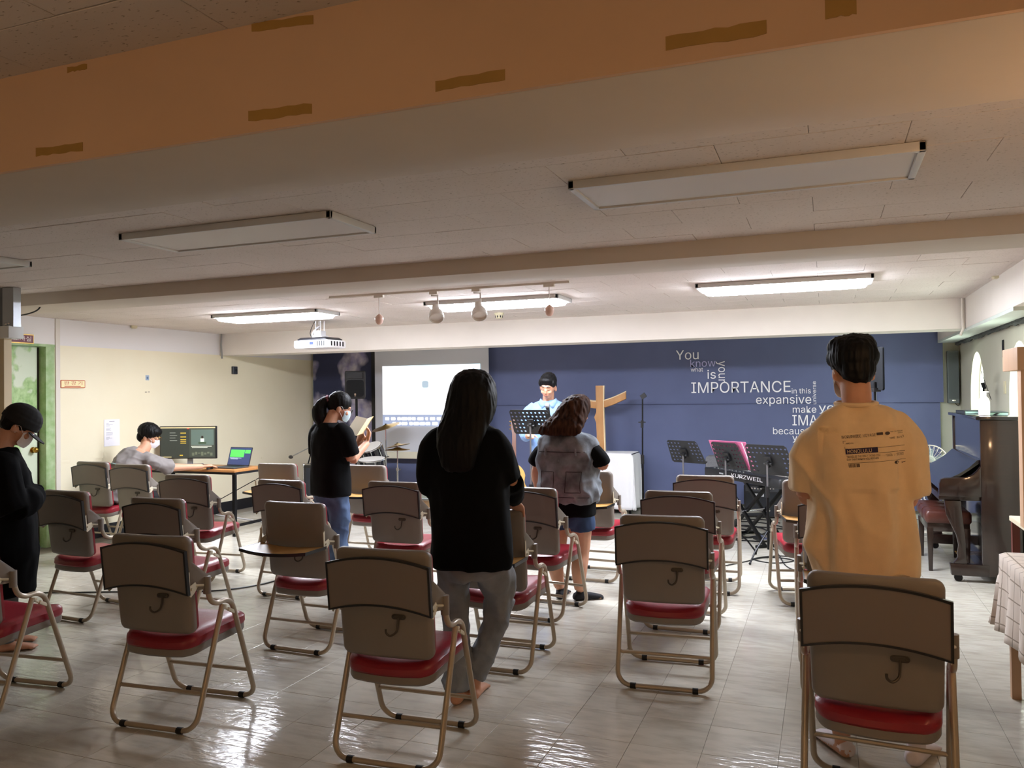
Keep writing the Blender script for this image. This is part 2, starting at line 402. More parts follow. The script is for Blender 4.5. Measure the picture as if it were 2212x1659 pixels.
# back wall and right wall with arched windows
put('wall_back', bbox(XL-.2, XR+.2, YB, YB+.15, 0, ZC+.1), mat('back_wall_paint', '#c9cdbb', .7, noise_amt=.05, noise_scale=2), kind='structure', label='pale wall behind the blue backdrop')
put('wall_front', bbox(XL-.2, XR+.2, YN-.15, YN, 0, ZC+.1), M_wl, kind='structure', label='wall behind the camera')
M_wr = mat('grey_cream_wall', '#c8c5b0', .7, noise_amt=.10, noise_scale=1.6)
cu = bpy.data.curves.new('w', 'CURVE'); cu.dimensions = '2D'; cu.fill_mode = 'BOTH'; cu.extrude = .07
def spl(pts):
    s = cu.splines.new('POLY'); s.points.add(len(pts)-1)
    for q, p in zip(s.points, pts): q.co = (p[0], p[1], 0, 1)
    s.use_cyclic_u = True
def arch(yc, hw, z0, zs, zt, n=14): return [(yc-hw, z0), (yc+hw, z0)]+[(yc+hw*cos(pi*i/n), zs+(zt-zs)*sin(pi*i/n)) for i in range(n+1)]
WIN = ((9.34, .40), (7.43, .40))
spl([(YN, 0), (YB, 0), (YB, ZC), (YN, ZC)])
for yc, hw in WIN: spl(arch(yc, hw, .85, 1.40, 1.885))
o = bpy.data.objects.new('t', cu); COL.objects.link(o); dg = bpy.context.evaluated_depsgraph_get(); me = bpy.data.meshes.new_from_object(o.evaluated_get(dg)); bpy.data.objects.remove(o)
for q in me.vertices: q.co = Vector((XR+.07+q.co.z, q.co.x, q.co.y))
me.update(); put('wall_right', me, M_wr, kind='structure', label='grey-cream right wall pierced by arched windows')
M_win = mat('daylit_frosted_pane', '#f2fff0', .4, emit=WINDOW_EMIT)
for k, (yc, hw) in enumerate(WIN):
    wn = put('window_%d' % (k+1), None, kind='structure', label=('bright arched window beyond the far end of the piano', 'bright arched window behind the pale wooden frame')[k], loc=(XR+.1, yc, 0))
    A = arch(0, hw, .85, 1.40, 1.885)
    put('pane', MB().prism(A, 0, .008, lambda u, v, d: (d, u, v)), M_win, wn)
    fr_ = MB().tube([(-.01, p[0]*.985, .85+(p[1]-.85)*.985+.004) for p in A], .012, 6, closed=True); put('window_frame', fr_, M_trimw, wn)
# conduits and the ragged grey strip above the window wall
def pipe(n, lab, pts, r, m, cat='pipe'): return put(n, MB().tube(pts, r, 8), m, None, lab, cat)
pipe('conduit', 'white conduit on the header beam beside the window wall', [(1.19, 8.375, ZC-.003), (1.19, 8.375, 2.16), (1.195, 8.37, 2.06), (1.17, 8.37, 2.0)], .012, M_trimw)
pipe('conduit', 'grey conduit hanging at the left end of the header beam', [(XL+.06, 8.37, ZC-.003), (XL+.06, 8.36, 2.2), (XL+.075, 8.36, 2.02)], .012, mat('grey_conduit', '#8c8a85', .5))
rg = MB(); pts = []
for i in range(60):
    y = 6.4+i*.068; pts.append((1.425+random.uniform(-.004, .004), y, 2.035+random.uniform(-.008, .006)))
rg.tube(pts, [.02+random.uniform(-.005, .008) for _ in pts], 6, flat=1.2)
put('trim_6', rg, mat('rough_grey_filler', '#5d625f', .85, noise_amt=.4, noise_scale=16), kind='structure', label='rough grey strip where the window wall meets the side beam')
put('trim_7', bbox(1.22, 1.40, 6.4, YB, 2.040, 2.066), mat('pale_panel', '#cfd8d0', .6, noise_amt=.1, noise_scale=5), kind='structure', label='pale boards under the side beam')

# ------------------------------------------------------------------ lamps
M_lamp = mat('lit_diffuser', '#eef3ff', .5, emit=LAMP_EMIT)
M_lampoff = mat('unlit_diffuser', '#d8d3cf', .45)
M_lframe = mat('lamp_frame', '#cfcfce', .4, .1)
def panel(x, y, lit, lab, frame_ends=False):
    t = thing('ceiling_lamp', lab, 'lamp', (x, y, ZC), 0, 'flat ceiling lamps')
    fb = MB()
    for sy in (-1, 1): fb.box((0, sy*.19, -.018), (1.27, .02, .034))
    for sx in (-1, 1): fb.box((sx*.622, 0, -.018), (.026, .40, .034))
    put('frame', fb.mesh('frame', bevel=.004), M_lframe, t)
    put('diffuser', MB().pillow(.609, .18, .004 if not lit else .05, [(0, -.008), (0, -.026), (.004, -.040 if lit else -.027), (.02, -.060 if lit else -.028), (.06, -.068 if lit else -.0285)], n=4), M_lamp if lit else M_lampoff, t)
    put('back_plate', B((0, 0, -.005), (1.24, .36, .006)), M_lframe, t)
    return t
panel(-.30, 3.225, 0, 'unlit flat ceiling lamp over the centre aisle, nearest on the right')
panel(-2.70, 3.26, 0, 'unlit flat ceiling lamp to the left of the centre, with a grey frame')
panel(-5.10, 3.26, 0, 'unlit flat ceiling lamp cut off by the left edge of the picture')
panel(-.29, 6.50, 1, 'glowing flat ceiling lamp to the right of the spotlight rail')
panel(-2.71, 6.60, 1, 'glowing flat ceiling lamp behind the spotlight rail')
panel(-5.13, 6.62, 1, 'glowing flat ceiling lamp beside the white projector')
# warm lamps of the lobby end, behind the camera
M_warm = mat('warm_bulb', (1, .64, .37, 1), .5, emit=WARM_EMIT)
M_warm2 = mat('warm_cup_bulb', (1, .60, .32, 1), .5, emit=CUP_EMIT)
def bulb_lamp(lab, loc, r, wall=False):
    t = thing('globe_lamp', lab, 'lamp', loc)
    put('globe', MB().ell((0, 0, 0), r), M_warm2 if wall else M_warm, t)
    if wall: put('bracket', MB().tube([(0, 0, -r), (0, 0, -r-.05), (.125, 0, -r-.05)], .012, 8), M_brass, t); put('cup', MB().lathe([(.012, -.075), (.06, -.072), (.10, -.05), (.102, -.05), (.062, -.076), (.012, -.08)], n=24), M_brass, t)  # cup is added below the globe to keep its light off the near floor
    else: put('stem', MB().tube([(0, 0, r), (0, 0, ZC-loc[2])], .008, 8), M_brass, t)
bulb_lamp('warm wall lamp with brass cup added to block its downward light, behind and right of the camera', (1.32, 1.75, 1.72), .06, True)
bulb_lamp('warm globe lamp hanging over the entrance behind the camera', (-.9, -2.3, 1.95), .075)
# ------------------------------------------------------------------ folding chairs with writing tablets
M_shell = mat('greige_plastic', '#7d756d', .42, noise_amt=.05, noise_scale=8)
M_red = mat('red_vinyl', '#8c1f2c', .34, noise_amt=.12, noise_scale=6, bump=.12, bump_scale=90)
M_tubec = mat('beige_tube', '#a99c89', .33, .25)
M_lam = mat('tablet_laminate', '#736962', .5)
M_wood_t = mat('tablet_wood', '#b98a4c', .4, noise_amt=.3, noise_scale=14, stretch=(1, 9, 1))
M_edge = mat('black_edge', '#141416', .3)
M_brk = mat('cream_bracket', '#cdc4ae', .4, .15)
def lean(z): return .032-.05*((z-.435)/.45)      # rear face of the back leans slightly
def bow(u): return -.022*(1-(u/.21)**2)
def shellfn(u, v, d): z = .660+v; return Vector((u*(1+.02*(v/.225)), lean(z)+bow(u)+d, z))
def chair_meshes():
    me = {}
    me['back_shell'] = MB().pillow(.208, .225, .035, [(.018, 0), (.005, .006), (0, .016), (0, .03), (.012, .032)], shellfn).mesh('back_shell')
    me['back_cushion'] = MB().pillow(.205, .222, .035, [(.004, .030), (0, .036), (.002, .050), (.018, .064), (.05, .072)], shellfn).mesh('back_cushion')
    def seatfn(u, v, d):
        y = .235+v; bend = 0
        w_ = 1+.05*(v/.2)
        z = .394+.010*(v/.2)+d+.010*abs(u/.21)**2*(1 if d > .01 else .3)
        if v < -.12: y -= .035*(1-(u/.21)**2)*((-.12-v)/.08); z -= .010*((-.12-v)/.08)
        return Vector((u*w_, y, z))
    me['seat_cushion'] = MB().pillow(.208, .20, .06, [(.006, -.012), (0, 0), (.002, .020), (.016, .034), (.05, .042)], seatfn).mesh('seat_cushion')
    me['seat_pan'] = MB().pillow(.205, .197, .06, [(.03, -.050), (.006, -.046), (0, -.036), (.001, -.010)], seatfn).mesh('seat_pan')
    r = .0125; hw = .236
    def ufoot(y, ytop, ztop):
        # U-shaped leg frame: down one side, along the floor, up the other
        R_ = .07; n = 7; up = Vector((0, ytop-y, ztop-.016)).normalized(); p = []
        c0 = Vector((-hw, y, .016))
        p.append(Vector((-hw, ytop, ztop)))
        for i in range(n+1):
            a = pi/2*i/n; k = R_*(1-sin(a)); h_ = R_*(1-cos(a))
            p.append(Vector((-hw+h_, y, .016))+up*k)
        for i in range(n+1):
            a = pi/2*(1-i/n); k = R_*(1-sin(a)); h_ = R_*(1-cos(a))
            p.append(Vector((hw-h_, y, .016))+up*k)
        p.append(Vector((hw, ytop, ztop)))
        return p
    me['rear_leg_frame'] = MB().tube(ufoot(0, .195, .535), r, 10).mesh('rear_leg_frame')
    fp = ufoot(.45, .288, .47)
    top = smoothpath([(.288, .47), (.262, .525), (.215, .55), (.155, .552), (.112, .575), (.092, .625), (.086, .685)], 5)
    L_ = [Vector((-hw, q.x, q.y)) for q in [Vector((t[0], t[1], 0)) for t in reversed(top)]]
    L_ = L_+fp[1:-1]+[Vector((hw, t[0], t[1])) for t in top]
    me['front_leg_frame'] = MB().tube(L_, r, 10).mesh('front_leg_frame')
    me['rear_crossbar'] = MB().tube([(-hw+.005, .062, .165), (hw-.005, .062, .165)], .0095, 8).mesh('rear_crossbar')
    me['front_crossbar'] = MB().tube([(-hw+.005, .395, .165), (hw-.005, .395, .165)], .0095, 8).mesh('front_crossbar')
    me['foot_cap'] = MB().tube([(-.014, 0, .0155), (.014, 0, .0155)], .0152, 10).mesh('foot_cap')
    # sleeve: plastic socket at the side of the back with a web running into the shell
    for s, nm in ((1, 'r'), (-1, 'l')):
        k = MB().tube([(s*hw, .087, .612), (s*hw, .086, .690)], .0175, 12)
        k.rings([[(s*.20, lean(z)+.012, z), (s*.22, .06, z), (s*hw, .10, z), (s*hw, .074, z), (s*.21, lean(z)+.004, z)] for z in (.635, .66, .69)] + [[(s*.20, lean(.77)+.012, .77), (s*.204, lean(.77)+.02, .77), (s*.207, lean(.77)+.022, .77), (s*.208, lean(.77)+.012, .77), (s*.204, lean(.77)+.008, .77)]])
        me['sleeve_'+nm] = k.mesh('side_sleeve')
        # hinge bracket between tablet corner and sleeve
        h = MB(); poly = [(.0, .0), (.034, .012), (.05, -.012), (.03, -.034), (.004, -.05), (-.012, -.03), (-.016, .055), (-.004, .065)]
        h.prism([(p[0]*1.0, p[1]) for p in poly], 0, .004, lambda u, v, d: Vector((s*(.222+d), lean(.66)-.02+u, .665+v)))
        h.tube([(s*.219, -.005, .65), (s*.232, -.005, .65)], .006, 8); h.tube([(s*.218, .02, .662), (s*.238, .06, .655)], .006, 8)
        me['bracket_'+nm] = h.mesh('hinge_bracket', bevel=0)
    # latch lever under the bend
    for s, nm in ((1, 'r'), (-1, 'l')):
        q = MB().box((s*(hw+.003), .255, .492), (.012, .05, .016), euler(x=-.5)); q.tube([(s*(hw-.012), .205, .525), (s*(hw+.012), .205, .525)], .008, 8); q.tube([(s*hw, .20, .52), (s*hw, .29, .475)], .006, 6)
        me['latch_'+nm] = q.mesh('latch', bevel=.002)
    # coat hook
    hk = MB().pillow(.030, .010, .010, [(0, 0), (0, .003), (.002, .004)], lambda u, v, d: Vector((.075+u, lean(.615)-.0215-d, .615+v)), n=3, fill=2)
    hk.tube(smoothpath([(.075, lean(.6)-.024, .612), (.074, lean(.6)-.03, .585), (.070, lean(.6)-.036, .558), (.052, lean(.6)-.05, .545), (.036, lean(.6)-.056, .556), (.034, lean(.6)-.056, .572)], 4), .0045, 7)
    for s in (-1, 1): hk.ell((.075+s*.019, lean(.6)-.0255, .615), (.005, .003, .005), n=8, m=6)
    me['coat_hook'] = hk.mesh('coat_hook')
    # writing tablet: curved bar, given folded up behind the back
    def arcb(u, t): return .0 + .036*(1-u*u)     # both long edges arch
    n = 18; out = []
    bot = [(-.222+.444*i/n, .632+.034*(1-(2*i/n-1)**2)) for i in range(n+1)]
    tp = [(.228-.456*i/n, .822+.034*(1-(2*i/n-1)**2)) for i in range(n+1)]
    poly = bot+tp
    fn = lambda u, v, d: Vector((u, lean(v)-.030-d-.010*(1-(u/.22)**2), v))
    # board built as strips so that the bow stays smooth
    def board(d0, d1, grow=0):
        mb = MB(); rs = []
        for i in range(n+1):
            u = -.225+.45*i/n; s_ = 1-(2*i/n-1)**2; zb = .632+.034*s_-grow; zt = .822+.034*s_+grow
            rs.append([fn(u*(1+grow*4), zb, d0), fn(u*(1+grow*4), zt, d0), fn(u*(1+grow*4), zt, d1), fn(u*(1+grow*4), zb, d1)])
        return mb.rings(rs)
    me['tablet'] = board(0, .014).mesh('tablet', bevel=0)
    me['tablet_top'] = board(-.0012, .0).mesh('writing_surface')
    eb = MB(); ring = []
    for i in range(n+1): u = -.225+.45*i/n; s_ = 1-(2*i/n-1)**2; ring.append((u, .632+.034*s_))
    for i in range(n, -1, -1): u = -.225+.45*i/n; s_ = 1-(2*i/n-1)**2; ring.append((u, .822+.034*s_))
    ce = (0, .745); k = len(ring)
    def grow(p, g): 
        return (p[0]+g*(1 if p[0] > .2249 else -1 if p[0] < -.2249 else 0), p[1]+g*(1 if p[1] > .75-.02*0 and p[1] > .70 else -1))
    eb.rings([[fn(*grow(p, -.003), .0165) for p in ring], [fn(*grow(p, .0055), .0165) for p in ring], [fn(*grow(p, .0055), -.0015) for p in ring], [fn(*p, -.0018) for p in ring]], closed=True)
    me['edge_band'] = eb.mesh('edge_band')
    return me
CM = chair_meshes()
CMAT = dict(back_shell=M_shell, back_cushion=M_red, seat_cushion=M_red, seat_pan=M_shell, rear_leg_frame=M_tubec, front_leg_frame=M_tubec, rear_crossbar=M_tubec, front_crossbar=M_tubec,
            foot_cap=M_rubber, sleeve_r=M_shell, sleeve_l=M_shell, bracket_r=M_brk, bracket_l=M_brk, latch_r=M_brk, latch_l=M_brk, coat_hook=mat('hook_steel', '#453e36', .45, .4), tablet=M_lam, tablet_top=M_wood_t, edge_band=M_edge)
for k_, m_ in CMAT.items(): CM[k_].materials.append(m_)
HING = Vector((0, lean(.64)-.026, .640))
TAB_DOWN = Matrix.Translation(HING) @ Matrix.Rotation(radians(84), 4, 'X') @ Matrix.Translation(-HING)
def chair(x, y, deg, label, down=False):
    t = thing('folding_chair', label, 'chair', (x, y, 0), radians(deg), 'red and beige folding chairs')
    for k_, nm in (('back_shell', 'back_shell'), ('back_cushion', 'back_cushion'), ('seat_cushion', 'seat_cushion'), ('seat_pan', 'seat_pan'), ('rear_leg_frame', 'rear_leg_frame'), ('front_leg_frame', 'front_leg_frame'),
                   ('rear_crossbar', 'crossbar'), ('front_crossbar', 'crossbar'), ('sleeve_r', 'side_sleeve'), ('sleeve_l', 'side_sleeve'), ('latch_r', 'latch'), ('latch_l', 'latch'), ('coat_hook', 'coat_hook')):
        put(nm, CM[k_], None, t)
    for px_, py_ in ((-.155, 0), (.155, 0), (-.155, .45), (.155, .45)): put('foot_cap', CM['foot_cap'], None, t, loc=(px_, py_, 0))
    tb = put('tablet', CM['tablet'], None, t); put('edge_band', CM['edge_band'], None, tb); put('writing_surface', CM['tablet_top'], None, tb)
    if down: tb.matrix_local = TAB_DOWN
    for k_ in ('bracket_r', 'bracket_l'): put('hinge_bracket', CM[k_], None, t)
    return t
CH = [
 (.142, 2.942, -3.9, 'nearest folding chair at lower right, in warm light, behind the man in the tan T-shirt', 0),
 (-1.682, 2.839, 3.0, 'near folding chair right behind the long-haired woman in black', 0),
 (-2.868, 2.800, 4.2, 'near folding chair in the lower left of the picture, its whole leg frame showing', 0),
 (-3.849, 2.591, 5.9, 'folding chair cut off by the left edge, its red seat seen from the side', 0),
 (-.778, 4.042, 4.5, 'folding chair alone in the centre right aisle, seen square from behind', 0),
 (-1.720, 4.016, .9, 'folding chair with tablet down, touched by the hand of the long-haired woman', 1),
 (-2.927, 3.937, -.6, 'folding chair with its wooden tablet folded down, left of the long-haired woman', 1),
 (-3.896, 3.857, -.4, 'folding chair directly beyond the near lower left one, its legs hidden', 0),
 (-4.844, 3.995, -3.4, 'folding chair just right of the person in black cap', 0),
 (-.869, 5.074, .7, 'second folding chair in the right aisle row, just beyond the one seen square on', 0),
 (-1.859, 5.025, -6.1, 'folding chair right behind the woman in the denim vest', 0),
 (-2.919, 5.091, -.2, 'folding chair with raised tablet just left of the long-haired woman, before the backdrop', 0),
 (-3.821, 4.977, -2.6, 'folding chair right behind the ponytailed woman, its left half clear of her', 0),
 (-4.840, 5.107, 5.2, 'folding chair in front of the computer desk, its red seat over the cables', 0),
 (-6.155, 5.792, .8, 'folding chair at the elbow of the seated man in grey', 0),
 (-6.830, 5.938, -.2, 'folding chair on which the man in grey sits, by the cream wall', 0),
 (-4.802, 6.205, 1.7, 'far folding chair with tablet down between desk and ponytailed woman', 1),
 (-3.87, 6.25, 0, 'far folding chair with wooden tablet down, right of the ponytailed woman', 1),
 (-1.786, 6.203, -3.4, 'folding chair with tablet down beyond the woman in denim vest, beside white tablecloth', 1),
 (-.845, 6.091, 4.0, 'farthest folding chair in the right aisle row, in front of the music stands', 0),
 (-.082, 5.969, 13.4, 'far folding chair with tablet down, beside the keyboard, left of tan T-shirt', 1),
 (.067, 5.090, 3.0, 'folding chair mostly hidden by the tan T-shirt, raised tablet edge showing', 0),
 (.115, 4.143, 3.0, 'folding chair in front of the man in tan T-shirt, only its left side showing', 1)]
CHAIRS = [chair(*c_) for c_ in CH]
# ------------------------------------------------------------------ backdrop and screen
YBD = 10.38
M_navy = mat('navy_banner_cloth', '#5f688c', .8, noise_amt=.10, noise_scale=2.5, sheen=.1)
bd = thing('backdrop', 'dark blue cloth backdrop printed with white words', 'banner', (0, YBD, 0))
def banner(x0, x1, z0, z1, wav):
    nx, nz = 90, 12; mb = MB(); g = []
    for j in range(nz+1):
        for i in range(nx+1):
            x = x0+(x1-x0)*i/nx; z = z0+(z1-z0)*j/nz
            k = max(0, min(1, (x+.4)/1.2))
            y = -.02*k*(sin(x*9+z*1.3)+.6*sin(x*17-z*2.1))*wav-.006*sin(x*2.1+z)
            g.append((x, y, z))
    n = nx+1
    mb.add(g+[(a, b_+.004, c) for a, b_, c in g], [(j*n+i, j*n+i+1, (j+1)*n+i+1, (j+1)*n+i) for j in range(nz) for i in range(nx)])
    k = len(g); nn = nz+1
    mb.f += [(k+j*n+i, k+(j+1)*n+i, k+(j+1)*n+i+1, k+j*n+i+1) for j in range(nz) for i in range(nx)]
    for j in range(nz): mb.f += [(j*n, (j+1)*n, k+(j+1)*n, k+j*n), (j*n+nx, k+j*n+nx, k+(j+1)*n+nx, (j+1)*n+nx)]
    for i in range(nx): mb.f += [(i, k+i, k+i+1, i+1), (nz*n+i, nz*n+i+1, k+nz*n+i+1, k+nz*n+i)]
    return mb
put('upper_cloth', banner(-6.16, 1.27, 1.356, 2.30, 1), M_navy, bd)
put('lower_cloth', banner(-6.16, 1.235, .10, 1.352, 1), M_navy, bd)
M_art = bpy.data.materials.new('purple_photo_print'); M_art.use_nodes = True
N, L, b = nodes(M_art); b.inputs['Roughness'].default_value = .7
v = mapping(N, L, (1, 1, .75)); n1 = noisetex(N, L, v, 1.9, 3); n2 = noisetex(N, L, v, 9, 6)
pur = rgbmix(N, L, rng(N, L, n2, .35, .7), lin('#c9c6d2'), lin('#7a76ad'))
tc = N.new('ShaderNodeSeparateXYZ'); L.new(v, tc.inputs[0])
ma = N.new('ShaderNodeMath'); ma.operation = 'MULTIPLY_ADD'; ma.inputs[1].default_value = -.16; L.new(tc.outputs['Z'], ma.inputs[0]); L.new(n1, ma.inputs[2])
c = rgbmix(N, L, rng(N, L, ma.outputs[0], .28, .36), lin('#2a3152'), pur); L.new(c, b.inputs['Base Color'])
put('printed_panel', banner(-7.345, -6.17, .10, 2.30, 0), M_art, bd, label='purple and grey picture panel at the left end')
M_letter = mat('white_letter', '#f4f4f6', .6); M_lil = mat('lilac_letter', '#b9b9e4', .6)
CW = lambda x, y: (1400+x*.2411, 720+y*.2411)
def word(s, x0, x1, ybase, h, m=M_letter, turn=0, desc=0.):
    # h: height of the whole word box in crop pixels, desc: share of it below the base line
    A = onY(*CW(x0, ybase), YBD-.012); Bp = onY(*CW(x1, ybase), YBD-.012); T = onY(*CW(x0, ybase-h), YBD-.012)
    wd, ht = Bp.x-A.x, T.z-A.z
    if turn == 0: fn = lambda u, v: Vector((A.x+u, -.012-.016*max(0, (A.x+u+.4)/1.2), A.z-desc*ht+v)); W, H_ = wd, ht
    elif turn > 0: fn = lambda u, v: Vector((Bp.x-v, -.014, A.z+u)); W, H_ = ht, wd
    else: fn = lambda u, v: Vector((A.x+v, -.014, T.z-u)); W, H_ = ht, wd
    put('lettering', text_fit(s, fn, 0, 0, W, H_), m, bd)
word('You', 250, 453, 238, 84); word('know', 378, 605, 302, 64, M_lil); word('what', 383, 492, 345, 38); word('is', 532, 607, 408, 80)
word('your', 610, 690, 440, 190, turn=-1); word('IMPORTANCE', 388, 1278, 537, 98); word('in this', 1287, 1458, 540, 48); word('universe', 1472, 1507, 635, 205, turn=1)
word('expansive', 968, 1462, 632, 100, desc=.22); word('make', 1297, 1508, 712, 60); word('you', 1530, 1740, 700, 74, desc=.27)
word('IMA', 1293, 1520, 825, 93); word('because', 1120, 1450, 905, 62); word('you', 1293, 1440, 962, 60, desc=.27); word('j', 1330, 1352, 1012, 70, desc=.2)
word('ll', 2432, 2490, 1490, 75)
M_navyl = mat('faint_seam', '#353d5c', .8)
put('seam', bbox(-6.15, 1.23, -.011, -.006, 1.351, 1.357), M_navyl, bd)
# pull-down screen
YS = 10.22
sc_ = thing('projection_screen', 'pull-down projection screen showing a bright picture with caption lines', 'screen', (0, YS, 0))
put('screen_cloth', bbox(-6.15, -4.335, 0, .004, .70, 2.30), mat('screen_grey', '#c9ccd3', .8), sc_)
put('masking', bbox(-6.21, -6.15, -.002, .004, .70, 2.30), M_black, sc_)
put('bottom_casing', MB().pillow(.96, .05, .012, [(.004, -.03), (0, -.026), (0, .026), (.004, .03)], lambda u, v, d: Vector((-5.27+u, d, .65+v))), mat('cream_casing', '#d6d2bd', .5), sc_)
M_pic = bpy.data.materials.new('projected_picture'); M_pic.use_nodes = True
N, L, b = nodes(M_pic); b.inputs['Base Color'].default_value = (.7, .7, .7, 1); b.inputs['Roughness'].default_value = .8
v = mapping(N, L, (1, 1, 1)); n1 = noisetex(N, L, v, 1.6, 3); s3 = N.new('ShaderNodeSeparateXYZ'); L.new(v, s3.inputs[0])
ma = N.new('ShaderNodeMath'); ma.operation = 'MULTIPLY_ADD'; ma.inputs[1].default_value = .55; L.new(s3.outputs['Z'], ma.inputs[0]); L.new(n1, ma.inputs[2])
c = rgbmix(N, L, rng(N, L, ma.outputs[0], 1.42, 1.66), lin('#fdfeff'), lin('#bfe6f2')); L.new(c, b.inputs['Emission Color']); b.inputs['Emission Strength'].default_value = SCREEN_EMIT
put('projected_picture', bbox(-6.02, -4.463, -.006, -.001, 1.066, 1.94), M_pic, sc_)
M_band = mat('caption_band', '#9aa6c2', .8, emit=.55*SCREEN_EMIT); M_capt = mat('caption_white', '#ffffff', .8, emit=1.0*SCREEN_EMIT); M_sil = mat('pale_silhouette', '#a9bccb', .8, emit=.55*SCREEN_EMIT)
put('caption_band', bbox(-6.02, -4.463, -.008, -.006, 1.066, 1.235), M_band, sc_)
for zr, xa, xb in ((1.175, -5.98, -4.6), (1.105, -5.86, -4.75)):
    cp = MB(); x = xa
    while x < xb:
        w_ = random.uniform(.04, .10); cp.pillow(w_/2, .021, .012, [(0, -.0095), (0, -.008)], lambda u, v, d, x=x, w_=w_: Vector((x+w_/2+u, d, zr+v+random.uniform(-.002, .002))), n=2, fill=1); x += w_+random.choice((.008, .008, .03))
    put('caption_line', cp, M_capt, sc_)
put('silhouette', MB().pillow(.052, .05, .03, [(0, -.008), (0, -.006)], lambda u, v, d: Vector((-5.32+u, d, 1.665+v)), n=4, fill=1), M_sil, sc_)
# projector
pj_ = thing('projector', 'white projector hanging from the ceiling', 'projector', (-5.21, 7.5, 2.04), radians(-4))
put('body', MB().pillow(.235, .17, .025, [(.012, 0), (0, .015), (0, .075), (.012, .085)], n=4).mesh('body'), mat('white_plastic', '#efeef0', .4), pj_)
put('top_cover', MB().pillow(.20, .15, .02, [(.0, .084), (.0, .10), (.03, .118)], n=4), mat('dark_cover', '#2a2a30', .4), pj_)
gr = MB()
for i in range(5): gr.box((.236, -.10+i*.05, .045), (.004, .022, .05))
for i in range(4): gr.box((.10+i*.03, -.171, .045), (.012, .004, .055))
put('vent', gr, M_black, pj_)
put('lens', MB().tube([(-.05, .16, .045), (-.05, .185, .045)], .035, 18), M_black, pj_)
put('label_patch', B((.02, -.171, .05), (.05, .003, .03)), mat('blue_patch', '#2b3c8f', .4), pj_)
br = MB().box((0, 0, .128), (.13, .12, .03)); br.box((0, 0, .165), (.09, .09, .06))
for sx in (-.035, .035):
    for sy in (-.03, .03): br.tube([(sx, sy, .19), (sx, sy, ZC-2.04)], .005, 6)
br.tube(smoothpath([(-.06, -.02, .12), (-.08, -.03, .16), (-.05, 0, .22), (0, 0, .25)]), .012, 8)
put('ceiling_mount', br, mat('mount_white', '#d9d9dc', .4, .2), pj_)
put('cable', MB().tube(smoothpath([(-.10, 0, .11), (-.12, -.02, .17), (-.09, -.02, .25), (-.07, 0, ZC-2.04)]), .004, 6), M_black, pj_)
# spotlight rail
tr = thing('spotlight_rail', 'white ceiling rail carrying four spotlights', 'track light', (0, 5.71, ZC))
put('rail', bbox(-3.865, -1.76, -.012, .012, -.016, 0), M_trimw, tr)
M_spot = mat('spot_white', '#e0dcd6', .4); M_pink = mat('pink_glass_shade', '#d9b7a8', .3)
for i, (x, big) in enumerate(((-3.39, 0), (-2.89, 1), (-2.52, 1), (-1.92, 0))):
    put('adapter', B((x, 0, -.026), (.085 if not big else .07, .03, .022)).mesh('adapter', bevel=.003), M_trimw, tr)
    if big:
        h = put('spot_head', MB().lathe([(.028, 0), (.03, .035), (.034, .045), (.052, .075), (.060, .10), (.060, .135), (.054, .14), (.050, .12)], (0, 0, 0), 24), M_spot, tr, loc=(x+.015, 0, -.13))
        h.rotation_euler = (radians(148), radians(-22), 0)
        put('arm', MB().tube([(x-.02, 0, -.03), (x-.02, 0, -.045), (x+.035, 0, -.05), (x+.035, 0, -.13), (x+.02, 0, -.145)], .007, 8), M_spot, tr)
        put('lamp_ring', MB().lathe([(.018, -.004), (.018, .002)], (0, 0, 0), 16), mat('dark_ring', '#5a5550', .4), h)
    else:
        put('stem', MB().tube([(x, 0, -.03), (x, 0, -.175)], .004, 8), M_spot, tr)
        put('glass_shade', MB().lathe([(.006, .045), (.02, .035), (.035, .015), (.036, .0), (.026, -.03), (.012, -.042)], (x, 0, -.215), 18), M_pink, tr)
# smoke detector, ceiling sensors
sm = thing('smoke_detector', 'round cream smoke detector on the ceiling before the backdrop', 'detector', (-3.11, 7.62, ZC))
put('base', MB().lathe([(.05, 0), (.05, -.012), (.042, -.02), (.036, -.05), (.03, -.058)], n=24), mat('cream_plastic', '#cfc7a6', .5), sm)
sl = MB()
for i in range(8): sl.box((.038*cos(i*pi/4), .038*sin(i*pi/4), -.038), (.004, .012, .024), rotz(i*pi/4))
put('slot', sl, M_black, sm)
for i, (px_, py_) in enumerate(((2149, 593), (2179, 563))):
    p = onX(px_, py_, 1.20)
    s_ = thing('wall_sensor', ('small cream sensor on side beam, nearer the backdrop', 'small cream sensor on side beam, nearer the camera')[i], 'sensor', (1.22, p.y, p.z))
    put('housing', MB().pillow(.04, .02, .008, [(.0, 0), (0, .03), (.01, .038)], lambda u, v, d: Vector((-d, u, v-.012)), n=3), mat('cream_plastic', '#cfc7a6', .5), s_)
    put('mount', bbox(-.028, 0, -.042, .042, .008, .026), M_black, s_)
